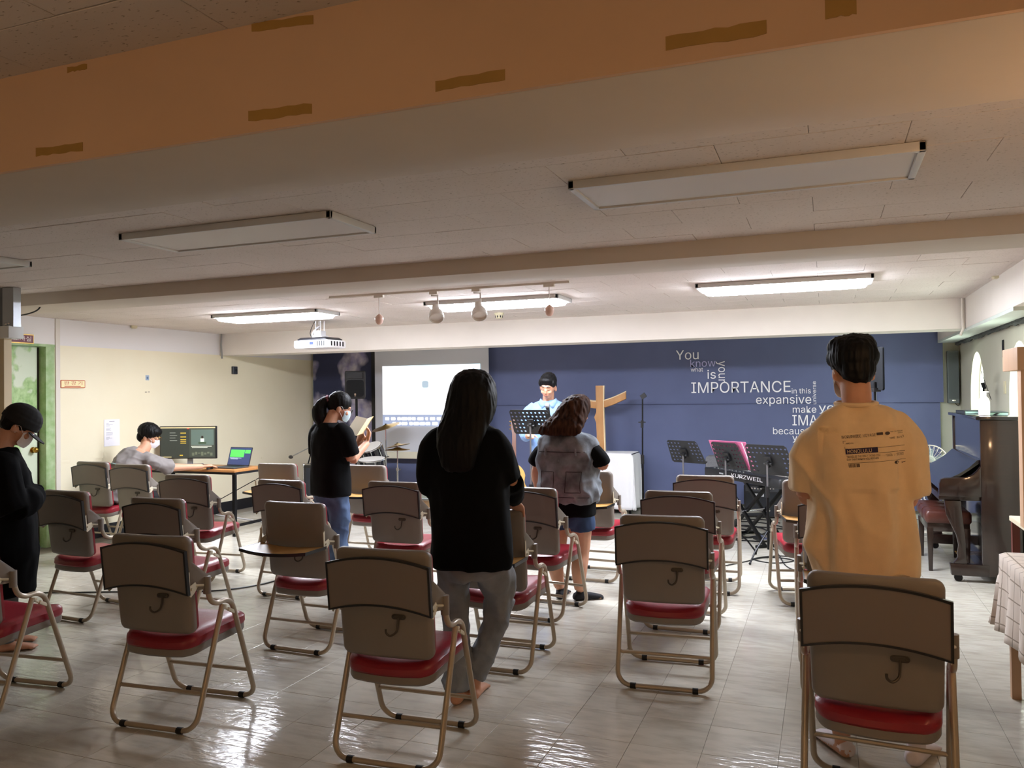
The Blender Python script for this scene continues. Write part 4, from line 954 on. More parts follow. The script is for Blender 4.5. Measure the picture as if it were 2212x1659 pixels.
for sy in (.05, .27):
    put('cross_arm', MB().box((.70, sy, .30), (.95, .025, .035), euler(y=radians(38))).mesh('cross_arm', bevel=.003), M_blackm, xs); put('cross_arm', MB().box((.70, sy+.03, .30), (.95, .025, .035), euler(y=radians(-38))).mesh('cross_arm', bevel=.003), M_blackm, xs)
for sx in (.33, 1.07): put('foot_bar', MB().tube([(sx, -.05, .016), (sx, .40, .016)], .016, 10), M_blackm, xs); put('top_bar', MB().tube([(sx, -.02, .586), (sx, .33, .586)], .013, 10), M_blackm, xs)
put('pivot', MB().tube([(.70, .02, .30), (.70, .34, .30)], .022, 12), M_chrome, xs)
am = thing('guitar_amplifier', 'black guitar amplifier on the floor behind the keyboard stand', 'amplifier', (-.715, 10.08, 0))
put('cabinet', MB().pillow(.21, .19, .02, [(.005, -.12), (0, -.11), (0, .11), (.005, .12)], lambda u, v, d: Vector((u, d, .205+v)), n=3), M_black, am); put('grille', bbox(-.19, .19, -.124, -.120, .03, .30), mat('amp_grille', '#1d1f24', .8, bump=.6, bump_scale=250), am)
put('control_panel', bbox(-.19, .19, -.123, -.119, .315, .375), mat('amp_panel', '#3a3c40', .4), am)
for i in range(9): put('knob', MB().lathe([(.013, 0), (.011, .012)], (-.15+i*.035, -.123, .352), R=euler(x=pi/2)), M_chrome, am)
put('badge', bbox(-.10, .02, -.127, -.124, .255, .29), mat('badge_white', '#d8d8da', .4), am); put('lettering', text_fit('LINE 6', lambda u, v: Vector((u, -.128, v)), -.09, .262, .10, .02), M_black, am)
gc = thing('monitor_speaker', 'grey fabric fronted speaker behind the keyboard', 'speaker', (-1.16, 9.55, 0))
put('cabinet', MB().pillow(.14, .13, .03, [(.006, -.10), (0, -.09), (0, .10)], lambda u, v, d: Vector((u, d, .635+v)), n=4), mat('grey_fabric', '#6e6e72', .9, noise_amt=.2, noise_scale=60), gc); put('stand_pole', MB().tube([(0, 0, .03), (0, 0, .52)], .02, 10), M_blackm, gc); put('stand_base', MB().lathe([(.15, 0), (.15, .012), (.03, .03)], n=24), M_blackm, gc)
pd = thing('pedal', 'black sustain pedal among the cables by the keyboard', 'pedal', (-.62, 8.45, 0), .5); put('base', MB().box((0, 0, .012), (.09, .20, .024)).mesh('base', bevel=.004), M_black, pd); put('tread', MB().box((0, -.03, .035), (.06, .16, .008), euler(x=.1)), M_chrome, pd)
ps = thing('pedal', 'square black effect pedal near the front of the keyboard stand', 'pedal', (-.98, 8.28, 0), .2); put('base', MB().box((0, 0, .02), (.14, .11, .04)).mesh('base', bevel=.006), M_black, ps); put('tread', MB().box((0, 0, .045), (.10, .08, .008), euler(x=.08)), M_dkgrey, ps)
def cable(lab, pts, r=.005, m=M_black):
    return put('cable', MB().tube(smoothpath([Vector((a_, b_, (c_[0] if c_ else r+.001))) for a_, b_, *c_ in pts], 8), r, 6), m, None, lab, 'cable')
cable('black cable running along the floor toward the keyboard stand', [(-.9, 7.0), (-.7, 7.3), (-.55, 7.55), (-.40, 7.60), (-.28, 7.5), (-.45, 7.35), (-.62, 7.48), (-.42, 7.68), (-.22, 7.62), (-.1, 7.3), (-.2, 7.1), (-.33, 7.25), (-.45, 7.9), (-.6, 8.3)])
cable('tangle of black cables under the keyboard', [(-1.0, 9.0), (-.8, 8.8), (-.95, 8.6), (-1.15, 8.7), (-1.05, 8.95), (-.85, 9.05), (-.65, 8.8), (-.75, 8.55), (-.95, 8.75), (-1.1, 9.1), (-.8, 9.3), (-.6, 9.0), (-.72, 8.6), (-.9, 8.4), (-.6, 8.35)], .007)
cable('loop of black cable in front of the guitar amplifier', [(-1.2, 9.4), (-.9, 9.6), (-.6, 9.5), (-.4, 9.2), (-.6, 9.25), (-.9, 9.3), (-1.0, 9.7), (-.7, 9.8), (-.5, 9.6)], .006)
cable('black cable crossing the floor behind the ponytailed woman', [(-5.9, 4.4), (-5.0, 4.75), (-4.4, 5.0), (-4.2, 5.5), (-4.45, 6.3), (-5.0, 6.6)], .006)
cable('thin dark cable across the floor between the rows', [(-4.2, 7.3), (-3.6, 7.1), (-2.8, 6.95), (-1.9, 7.0), (-1.2, 6.95)], .005)
bxp = thing('floor_box', 'grey plastic box on the floor behind the piano bench', 'box', (.98, 8.95, 0)); put('case', MB().pillow(.17, .09, .01, [(.004, 0), (0, .004), (0, .05), (.006, .055)], n=3), mat('floor_box_grey', '#a9a59b', .5), bxp); put('lid', bbox(-.16, .16, -.08, .08, .055, .06), mat('floor_box_lid', '#8f8b82', .5), bxp)
# ------------------------------------------------------------------ computer desk
M_dtop = mat('desk_wood', '#b07a45', .45, noise_amt=.2, noise_scale=4, stretch=(.3, 6, 1))
dk = thing('computer_desk', 'wood topped desk with black legs along the cream wall', 'desk', (-6.66, 7.26, 0))
put('desk_top', bbox(-.70, .70, -.28, .28, .695, .72).mesh('desk_top', bevel=.002), M_dtop, dk); put('edge_frame', bbox(-.70, .70, -.27, .27, .670, .694), M_black, dk)
for sx in (-.67, .675):
    for sy in (-.25, .25): put('leg', bbox(sx-.017, sx+.017, sy-.017, sy+.017, 0, .67), M_blackm, dk)
    put('side_rail', bbox(sx-.012, sx+.012, -.24, .24, .10, .13), M_blackm, dk)
put('brace', MB().tube([(.675, .25, .62), (.0, .25, .30)], .005, 6), M_blackm, dk)
mo = thing('computer_monitor', 'wide black monitor on the desk showing a dark editing screen', 'monitor', (-6.95, 7.36, .72), radians(16))
put('bezel', MB().pillow(.345, .19, .008, [(.003, -.012), (0, -.008), (0, .016), (.02, .02)], lambda u, v, d: Vector((u, d, .27+v)), n=3), M_black, mo)
def scr(o, x0, x1, z0, z1, col, k, e=1.0, nm='screen_area', y=-.0125): return put(nm, bbox(x0, x1, y-k*.0006, y-k*.0006+.0005, z0, z1), mat('scr_'+col.strip('#')+str(e), col, .5, emit=e), o)
scr(mo, -.335, .335, .09, .45, '#2e332e', 1, .8, 'screen'); scr(mo, -.335, .335, .435, .45, '#b9ab83', 2, .8); scr(mo, .02, .325, .10, .43, '#3a4038', 2, .8)
scr(mo, .04, .315, .24, .42, '#54645c', 3, .8); scr(mo, .155, .20, .27, .315, '#c8d8c6', 4, .8); scr(mo, .165, .19, .315, .345, '#2a2420', 4, .8); scr(mo, .13, .225, .25, .275, '#3d4c3a', 5, .8)
scr(mo, .04, .29, .222, .228, '#cfd6c6', 3, .8); scr(mo, .05, .24, .206, .212, '#cfd6c6', 3, .8)
for i, z in enumerate((.375, .33, .30, .28, .258)): scr(mo, -.09, -.02, z, z+.009, '#c9a93c', 3, .8)
scr(mo, -.10, -.06, .115, .125, '#c9a93c', 3, .8); scr(mo, -.01, .02, .425, .435, '#b0342b', 3, .8); scr(mo, -.32, -.20, .095, .105, '#a59a70', 3, .8)
for i in range(7): scr(mo, .05+i*.037, .05+i*.037+.028, .115+.012*(i % 3), .15+.01*(i % 2), '#59604f', 3, .8)
for i in range(4): scr(mo, -.22, -.15+.02*(i % 2), .38-i*.03, .385-i*.03, '#8a9088', 3, .8)
put('neck', MB().box((0, .05, .12), (.06, .02, .22), euler(x=-.1)), mat('silver_stand', '#9ea2ab', .35, .6), mo); put('foot', bbox(-.11, .11, -.03, .15, 0, .012).mesh('foot', bevel=.003), mat('silver_stand', '#9ea2ab', .35, .6), mo)
lp = thing('laptop', 'open dark laptop with green blocks on its screen at the end of desk', 'laptop', (-6.22, 7.22, .72), radians(-4))
put('base', MB().pillow(.165, .115, .01, [(.002, 0), (0, .003), (0, .014), (.002, .016)], n=3), mat('laptop_grey', '#55585d', .4, .5), lp); put('keys', bbox(-.14, .14, -.03, .09, .016, .018), M_black, lp)
ld = put('lid', MB().pillow(.165, .108, .008, [(.002, 0), (0, .002), (0, .006)], lambda u, v, d: Vector((u, d, .108+v)), n=3), M_black, lp, loc=(0, .112, .014)); ld.rotation_euler = (radians(-17), 0, 0)
scr(ld, -.157, .157, .012, .208, '#2b3556', 1, .9, 'screen', 0); scr(ld, -.145, .06, .10, .185, '#46b648', 2, 1.0, 'screen_area', 0); scr(ld, .068, .147, .145, .185, '#46b648', 2, 1.0, 'screen_area', 0)
scr(ld, -.14, .03, .088, .092, '#c9cfdc', 2, .8, 'screen_area', 0); scr(ld, -.13, -.02, .076, .080, '#c9cfdc', 2, .8, 'screen_area', 0)
ms = thing('computer_mouse', 'black computer mouse on the desk under the hand', 'mouse', (-6.33, 7.02, .72), .3); put('shell', MB().ell((0, 0, .012), (.032, .055, .022)), M_black, ms); put('wheel', MB().tube([(-.004, .03, .033), (.004, .03, .033)], .006, 8), M_rubber, ms)
cable('thin cable hanging from the desk to the floor', [(-6.05, 7.56, .69), (-6.08, 7.57, .5), (-6.0, 7.57, .3), (-6.02, 7.57, .1), (-5.9, 7.5, .02), (-5.6, 7.55, .008)], .004, mat('grey_cord', '#7d7a72', .5))
cable('second thin cable hanging from the desk beside the first', [(-5.93, 7.56, .69), (-5.92, 7.56, .5), (-5.9, 7.57, .3), (-5.95, 7.55, .1), (-5.8, 7.6, .02), (-5.3, 7.7, .008)], .004, mat('grey_cord', '#7d7a72', .5))
pw = thing('power_strip', 'white power strip with plugs on the floor beside the desk', 'power strip', (-5.35, 7.75, 0), .35); put('strip', MB().pillow(.16, .03, .01, [(.003, 0), (0, .003), (0, .035), (.004, .04)], n=3), M_paper, pw)
for i in range(3): put('plug', MB().box((-.09+i*.08, 0, .055), (.035, .03, .035)).mesh('plug', bevel=.004), M_paper if i != 1 else M_black, pw)
cable('white power cord from the strip toward the wall', [(-5.5, 7.7), (-5.7, 7.55), (-6.0, 7.75), (-6.6, 8.0), (-7.3, 8.2)], .006, M_paper)
tb2 = thing('carton', 'white and pink carton on the floor under the desk', 'carton', (-6.1, 6.72, 0), .1); put('box', bbox(-.11, .11, -.07, .07, 0, .13).mesh('box', bevel=.003), mat('carton_white', '#ece6ea', .6), tb2); put('pink_end', bbox(-.112, -.11, -.066, .066, .004, .126), mat('carton_pink', '#d9b9c2', .6), tb2)

# ------------------------------------------------------------------ drums, speaker
M_ply = mat('plywood', '#b08a5c', .6, noise_amt=.2, noise_scale=3, stretch=(.5, 5, 1))
put('drum_riser', bbox(-7.25, -4.3, 9.02, 10.12, 0, .025).mesh('drum_riser', bevel=.003), M_ply, None, 'thin plywood board on the floor under the drums', 'platform')
RZ = .025
sk_ = thing('loudspeaker', 'black loudspeaker on a pole in front of the picture panel', 'speaker', (onY(770, 862, 9.95).x, 9.95, 1.47), radians(25))
put('cabinet', MB().rings([[(-.15*k, -.13, z), (.15*k, -.13, z), (.10*k, .13, z), (-.10*k, .13, z)] for z, k in ((0, .88), (.03, 1), (.37, 1), (.40, .94))]).mesh('cabinet', bevel=.012, seg=3), M_black, sk_)
put('grille', MB().pillow(.125, .12, .04, [(0, -.136), (0, -.128)], lambda u, v, d: Vector((u, d, .15+v)), n=4), mat('speaker_grille', '#0d0f14', .8, bump=.6, bump_scale=280), sk_)
hn = MB().rings([[(-.12, -.136, .29), (.12, -.136, .29), (.12, -.136, .375), (-.12, -.136, .375)], [(-.03, -.10, .31), (.03, -.10, .31), (.03, -.10, .355), (-.03, -.10, .355)]], cap0=False); put('horn', hn, M_black, sk_)
put('badge', MB().lathe([(.014, 0), (.014, .003)], (.0, -.136, .065), R=euler(x=pi/2)).box((0, -.138, .043), (.024, .002, .008)), M_chrome, sk_)
sst = thing('speaker_stand', 'black tripod stand under the loudspeaker', 'stand', (onY(770, 862, 9.95).x, 9.95, RZ)); put('pole', MB().tube([(0, 0, .15), (0, 0, 1.444)], .018, 12), M_blackm, sst)
tripod(sst, .22, .6, zf=.014)
M_drum = mat('black_drum_wrap', '#15161a', .2, coat=.5); M_head = mat('drum_head', '#e4e2dc', .5); M_cym = mat('bronze_cymbal', '#b99a5b', .28, .9); M_wood2 = mat('maple_hoop', '#b98d58', .45)
def drum(t, c, r, h, R=None, nm='shell'):
    R = R or Matrix.Identity(3); c = Vector(c)
    put(nm, MB().lathe([(r*.97, -h/2), (r, -h/2+.003), (r, h/2-.003), (r*.97, h/2)], c, 28, R), M_drum, t)
    for s in (-1, 1): put('hoop', MB().tube([R @ Vector((r*1.04*cos(k*pi/14), r*1.04*sin(k*pi/14), s*(h/2-.01)))+c for k in range(28)], .008, 6, closed=True), M_chrome, t)
    put('drum_head', MB().lathe([(r*.99, 0), (r*.99, .004)], c+R @ Vector((0, 0, h/2)), 28, R), M_head, t)
    for k in range(8): a_ = k*pi/4; put('lug', MB().tube([R @ Vector((r*1.05*cos(a_), r*1.05*sin(a_), -h/2+.01))+c, R @ Vector((r*1.05*cos(a_), r*1.05*sin(a_), h/2-.01))+c], .006, 6), M_chrome, t)
td = thing('tom_drums', 'pair of black rack toms on a chrome stand behind the ponytailed woman', 'drum', (-5.86, 9.40, RZ))
drum(td, (-.16, 0, .72), .14, .20, euler(x=.45, z=.3)); drum(td, (.16, 0, .70), .15, .22, euler(x=.45, z=-.3), 'shell')
put('post', MB().tube([(0, .12, .02), (0, .12, .86)], .016, 10), M_chrome, td); put('arm', MB().tube([(-.16, .05, .78), (0, .12, .83), (.16, .05, .77)], .012, 8), M_chrome, td); put('clamp', MB().box((0, .12, .83), (.06, .05, .06)).mesh('clamp', bevel=.008), M_chrome, td); tripod(td, .30, .30, M_chrome)
sn = thing('snare_drum', 'chrome rimmed snare drum right of the ponytailed woman', 'drum', (-5.50, 9.04, RZ)); drum(sn, (0, 0, .60), .175, .13, euler(x=.12)); put('stand_post', MB().tube([(0, 0, .1), (0, 0, .52)], .014, 10), M_chrome, sn); tripod(sn, .26, .3, M_chrome)
for i in range(3): a_ = i*2.1; put('basket_arm', MB().tube([(0, 0, .48), (.18*cos(a_), .18*sin(a_), .55)], .007, 7), M_chrome, sn)
def cymbal_stand(lab, x, y, h, r, tilt, hat=False, lab_name='cymbal_stand'):
    t = thing(lab_name, lab, 'cymbal', (x, y, RZ)); put('tube', MB().tube([(0, 0, .05), (0, 0, h*.6)], .014, 10), M_chrome, t); put('upper_tube', MB().tube([(0, 0, h*.55), (0, 0, h+.03)], .008, 8), M_chrome, t); put('collar', MB().tube([(0, 0, h*.58), (0, 0, h*.63)], .022, 10).box((.03, 0, h*.6), (.04, .012, .016)), M_chrome, t)
    for k in range(2 if hat else 1): put('cymbal', MB().lathe([(.02, .022), (.04, .016), (.05, .008), (r, -.012), (r, -.014), (.05, .005), (.02, .018)], (0, 0, h-k*.05), 32, euler(x=tilt*(1 if not k else 0), y=-.2*(1-k))), M_cym, t)
    put('felt', MB().tube([(0, 0, h+.01), (0, 0, h+.035)], .012, 8), M_black, t); tripod(t, .28, .32, M_chrome); return t
cymbal_stand('bronze crash cymbal on a chrome stand at the edge of the screen', -5.72, 9.78, 1.06, .20, .25)
cymbal_stand('hi-hat on its chrome stand before the screen corner', -5.35, 9.45, .82, .17, .0, True)
fo = thing('flight_cabinet', 'black cabinet with chrome corners left of the ponytailed woman', 'cabinet', (-6.05, 8.72, 0), radians(-8))
put('case', MB().box((0, 0, .34), (.34, .30, .60)).mesh('case', bevel=.008), M_black, fo); put('top_frame', MB().tube([(-.165, -.15, .64), (.165, -.15, .64), (.165, .15, .64), (-.165, .15, .64)], .008, 6, closed=True), M_chrome, fo)
for sx in (-1, 1): put('edge_strip', MB().tube([(sx*.168, -.152, .05), (sx*.168, -.152, .64)], .007, 6), M_chrome, fo); put('corner', MB().ell((sx*.165, -.148, .635), .02, n=10, m=6), M_chrome, fo)
for sx in (-.13, .13):
    for sy in (-.11, .11): put('foot', MB().tube([(sx, sy, 0), (sx, sy, .045)], .018, 10), M_rubber, fo)
put('front_grille', bbox(-.13, .13, -.156, -.152, .08, .60), mat('cab_grille', '#22252a', .8), fo)
bm_ = thing('boom_microphone', 'microphone on a grey boom arm beside the black cabinet', 'microphone', (-6.83, 9.3, RZ)); put('pole', MB().tube([(0, 0, .05), (.25, 0, .85)], .009, 8), M_blackm, bm_); put('boom', MB().tube([(.45, 0, .90), (-.10, 0, .66)], .008, 8), mat('boom_grey', '#a9a9a6', .35, .5), bm_); put('mic_head', MB().ell((-.13, 0, .645), (.035, .025, .025)), mat('mic_dark', '#3a3632', .5), bm_); tripod(bm_, .25, .18)
tm = thing('tambourine', 'wooden tambourine lying beside the hi-hat stand', 'tambourine', (-4.65, 9.5, RZ)); put('ring', MB().rings([[(r_*cos(k*pi/16), r_*sin(k*pi/16), z) for k in range(32)] for r_, z in ((.12, 0), (.12, .04), (.112, .04), (.112, 0))], closed=True), M_wood2, tm)
for k in range(6): put('jingle', MB().lathe([(.014, -.003), (.014, .003)], (.116*cos(k*pi/3), .116*sin(k*pi/3), .02), 12), M_brass, tm)
# ------------------------------------------------------------------ people
def V(*a): return Vector(a)
def lerpr(pts, rad, n=5):
    P = smoothpath(pts, n); R = []
    k = len(rad)
    for i in range(len(P)):
        t = i/(len(P)-1)*(k-1); a = min(int(t), k-2); R.append(rad[a]+(rad[a+1]-rad[a])*(t-a))
    return P, R
def limb(mb, pts, rad, n=14, flat=None, side=None):
    P, R = lerpr(pts, rad); return mb.tube(P, R, n, flat=flat, side=side)
def torso(mb, rings, n=28, pw=2.4):
    # rings: (z, rx, ry, cx, cy) horizontal super-ellipse sections
    rs = []
    for z, rx, ry, cx_, cy_ in rings:
        ring = []
        for j in range(n):
            a = 2*pi*j/n; c, s = cos(a), sin(a)
            ring.append(V(cx_+rx*math.copysign(abs(c)**(2/pw), c), cy_+ry*math.copysign(abs(s)**(2/pw), s), z))
        rs.append(ring)
    return mb.rings(rs)
def add_head(mb, hc, R, s=1.0):
    E_ = lambda c, r: mb.ell(V(*hc)+R @ (V(*c)*s), (r[0]*s, r[1]*s, r[2]*s), R)
    E_((0, -.012, .022), (.074, .094, .095)); E_((0, .025, -.02), (.064, .066, .085)); E_((0, .038, -.06), (.052, .052, .058)); E_((0, .062, -.098), (.028, .022, .022))
    E_((0, .092, -.03), (.011, .016, .024)); E_((0, .097, -.046), (.015, .014, .011)); E_((0, .075, .012), (.05, .018, .016))
    for k in (-1, 1): E_((k*.034, .068, -.045), (.024, .022, .022)); E_((k*.077, -.006, -.034), (.011, .021, .031))
    E_((0, .082, -.074), (.024, .012, .012))
def add_hand(mb, wrist, d, palm, thumb, curl=.35, spread=.0, s=1.0):
    w_ = V(*wrist); d = V(*d).normalized(); n_ = V(*palm); n_ = (n_-d*n_.dot(d)).normalized(); t = n_.cross(d)
    if t.dot(V(*thumb)) < 0: t = -t
    mb.tube([w_-d*.01, w_+d*.02*s, w_+d*.055*s, w_+d*.088*s, w_+d*.098*s], [.024*s, .030*s, .039*s, .040*s, .030*s], 14, flat=.42, side=t)
    for i, (ln, off) in enumerate(((.072, .029), (.080, .010), (.074, -.010), (.058, -.028))):
        p = w_+d*(.088 if i != 3 else .080)*s+t*off*s; q = d+t*(off*spread*8); q.normalize(); pts = [p-d*.01, p]; ang = 0
        for k, f in enumerate((.45, .32, .23)):
            ang = curl*(1+.3*k); q = (q*cos(ang)+n_*sin(ang)).normalized(); n2 = (n_-q*n_.dot(q)); p = p+q*ln*f*s; pts.append(p)
        mb.tube(pts, [.009*s, .0092*s, .0085*s, .0078*s, .0065*s], 9)
    p = w_+d*.022*s+t*.024*s; q = (t*.75+d*.62+n_*.25).normalized(); p2 = p+q*.042*s; q2 = (d*.8+t*.25+n_*.45).normalized()
    mb.tube([p-q*.012, p, p2, p2+q2*.028*s, p2+q2*.048*s], [.013*s, .014*s, .0115*s, .0095*s, .0075*s], 10)
def add_foot(mb, ankle, yaw, s=1.0, pitch=0.):
    a = V(*ankle); R = rotz(yaw) @ Matrix.Rotation(pitch, 3, 'X'); f = lambda x, y, z: a+R @ V(x*s, y*s, z*s)
    h = a.z/s
    mb.tube([f(0, -.062, .035-h), f(0, -.045, .03-h), f(0, .0, .032-h), f(0, .07, .028-h), f(.004, .13, .02-h), f(.006, .165, .016-h)], [.022*s, .034*s, .038*s, .042*s, .044*s, .03*s], 14, flat=[1, .9, .85, .62, .42, .4], side=R @ V(1, 0, 0))
    for k in range(5): mb.ell(f(-.034+k*.019, .172-.006*abs(k-1), .012-h), (.0105*s, .018*s, .010*s), R, n=8, m=6)
    mb.tube([f(0, -.008, .03-h), a+V(0, 0, .0), a+V(0, 0, .06)], [.036*s, .034*s, .036*s], 12)
def folds(me, amp, fx=11, fz=3.2, seed=0, mask=None):
    o = V(seed*7.3, seed*3.1, seed)
    def f(c, n_):
        a = noise.noise(V(c.x*fx, c.y*fx, c.z*fz)+o)+.5*noise.noise(V(c.x*fx*2.1, c.y*fx*2.1, c.z*fz*2.4)+o*2)
        r = (1-abs(noise.noise(V(c.x*fx*.7+c.z*2, c.y*fx*.7, c.z*fz*1.4)+o*3)))**3
        return amp*(a*.7+r*.6-.3)*(mask(c) if mask else 1)
    displace(me, f)
def strands(me, amp, k=55, seed=0):
    o = V(seed*5.1, 0, 0)
    displace(me, lambda c, n_: amp*(noise.noise(V(c.x*k, c.y*k, c.z*5)+o)+.6*noise.noise(V(c.x*k*2.2, c.y*k*2.2, c.z*9)+o)))
def skin_body(mb, t, voxel=.0075, m=M_skin): return put('body', remesh(mb, voxel, 5, .5), m, t)
M_lip = mat('lips', '#9a5f4f', .85, spec=.1); M_brow = mat('brow_hair', '#1d1512', .7)
def face(t, hc, R, s=1.0, closed=True, lips=True):
    def at(*c): return V(*hc)+R @ (V(*c)*s)
    for k in (-1, 1):
        put('eyebrow', MB().tube([at(k*.014, .092, .012), at(k*.030, .0905, .018), at(k*.049, .078, .014)], [.0028*s, .0034*s, .002*s], 6), M_brow, t)
        put('eye_lid', MB().tube([at(k*.017, .0895, -.012), at(k*.031, .0885, -.0165), at(k*.046, .0785, -.013)], [.0016*s, .0024*s, .0016*s], 6), M_brow, t)
    if lips: put('lips', MB().tube([at(-.022, .089, -.073), at(-.008, .0965, -.0715), at(.008, .0965, -.0715), at(.022, .089, -.073)], [.0018*s, .0045*s, .0045*s, .0018*s], 8), M_lip, t)
def person(label, x, y, yaw): return thing('person', label, 'person', (x, y, 0), yaw)
M_sock = mat('white_sock', '#d9cfd2', .9); M_bsock = mat('black_sock', '#15151a', .9)
M_btee = mat('black_cotton', '#050608', .9, noise_amt=.2, noise_scale=30, spec=.15)
M_jeang = mat('grey_denim', '#868b92', .85, noise_amt=.4, noise_scale=7, bump=.25, bump_scale=200)
M_jeanb = mat('blue_denim', '#4d6385', .85, noise_amt=.4, noise_scale=6, col2='#2c3c5a', bump=.25, bump_scale=200)

# --- long-haired woman in black (centre)
def woman_long_hair():
    t = person('woman with long black hair in loose black top and grey jeans, seen from behind', -1.638, 3.59, radians(3))
    hc = V(.025, .035, 1.515); R = euler(x=radians(-14), z=radians(4))
    b = MB(); add_head(b, hc, R, .93); limb(b, [hc+V(0, -.02, -.06), (.01, -.02, 1.40), (0, -.02, 1.34)], [.05, .052, .07])
    torso(b, [(.70, .12, .09, -.01, 0), (.84, .15, .10, -.01, 0), (1.0, .12, .085, -.01, 0), (1.2, .14, .09, 0, 0), (1.28, .13, .07, 0, -.01), (1.345, .08, .06, 0, -.015)])
    LE, LW_ = (-.215, .02, 1.04), (-.10, .23, 1.0); RE, RW = (.185, .12, 1.06), (.115, .345, .945)
    limb(b, [(-.15, -.01, 1.25), LE], [.045, .036]); limb(b, [LE, LW_], [.036, .025]); limb(b, [(.15, -.01, 1.25), RE], [.045, .036]); limb(b, [RE, RW], [.036, .026])
    add_hand(b, LW_, (.8, .5, .1), (.3, -.3, -1), (0, .6, 1), .4); add_hand(b, RW, (.05, .55, -.40), (0, -.3, -1), (-1, 0, 0), .5)
    hipL, hipR = (-.085, .0, .80), (.08, 0, .80); kL, kR = (-.085, .03, .43), (.125, .10, .49); aL, aR = (-.06, -.02, .075), (.0, .06, .10)
    limb(b, [hipL, kL, aL], [.075, .046, .032]); limb(b, [hipR, kR], [.075, .044]); limb(b, [kR, aR], [.042, .032])
    add_foot(b, aL, radians(8), .9); add_foot(b, aR, radians(6), .9, 0)
    skin_body(b, t, .0065)
    s = MB(); torso(s, [(.655, .195, .125, .01, .0), (.67, .205, .135, .01, 0), (.80, .205, .135, .015, .0), (.95, .20, .13, .01, 0), (1.10, .205, .135, 0, 0), (1.22, .21, .13, 0, 0), (1.29, .195, .11, 0, -.005), (1.335, .14, .085, .0, -.012), (1.362, .085, .068, 0, -.016)])
    limb(s, [(-.10, -.01, 1.29), (-.165, -.01, 1.235), (-.195, .0, 1.10), (-.205, .02, 1.02)], [.075, .088, .082, .065]); limb(s, [(-.205, .02, 1.04), (-.165, .12, 1.0), (-.14, .17, .99)], [.060, .055, .048])
    limb(s, [(.10, -.01, 1.285), (.155, .0, 1.22), (.185, .06, 1.08)], [.075, .088, .072]); limb(s, [(.19, .10, 1.07), (.165, .22, .995), (.14, .28, .965)], [.062, .056, .048])
    me = remesh(s, .011, 6); folds(me, .013, 9, 2.6, 1); put('loose_top', me, M_btee, t)
    j = MB(); torso(j, [(.60, .10, .10, -.01, 0), (.68, .165, .115, -.005, 0), (.80, .17, .115, 0, 0), (.90, .15, .10, 0, 0)])
    limb(j, [(-.085, 0, .76), (-.09, .02, .58), (-.085, .03, .42), (-.075, 0, .22), (-.062, -.02, .055)], [.095, .085, .070, .066, .070]); limb(j, [(.085, 0, .76), (.115, .06, .60), (.13, .10, .49)], [.095, .088, .074]); limb(j, [(.13, .10, .50), (.07, .09, .30), (.005, .065, .10)], [.072, .062, .060])
    me = remesh(j, .010, 5); folds(me, .022, 12, 7, 2); put('jeans', me, M_jeang, t)
    h = MB(); X0 = hc.x
    torso(h, [(1.135, .055, .02, .0, -.135), (1.16, .085, .03, .0, -.135), (1.26, .110, .045, .0, -.125), (1.33, .124, .06, .005, -.095), (1.385, .130, .085, X0-.01, -.055), (1.44, .129, .105, X0, -.02), (1.50, .124, .118, X0, .0), (1.555, .110, .118, X0, .01), (1.590, .092, .105, X0, .015), (1.612, .07, .085, X0, .015), (1.625, .045, .055, X0, .015), (1.630, .02, .025, X0, .015)], 28, 2.1)
    me = remesh(h, .0065, 3); strands(me, .0045, 48, 3); put('hair', me, M_hair, t)
woman_long_hair()

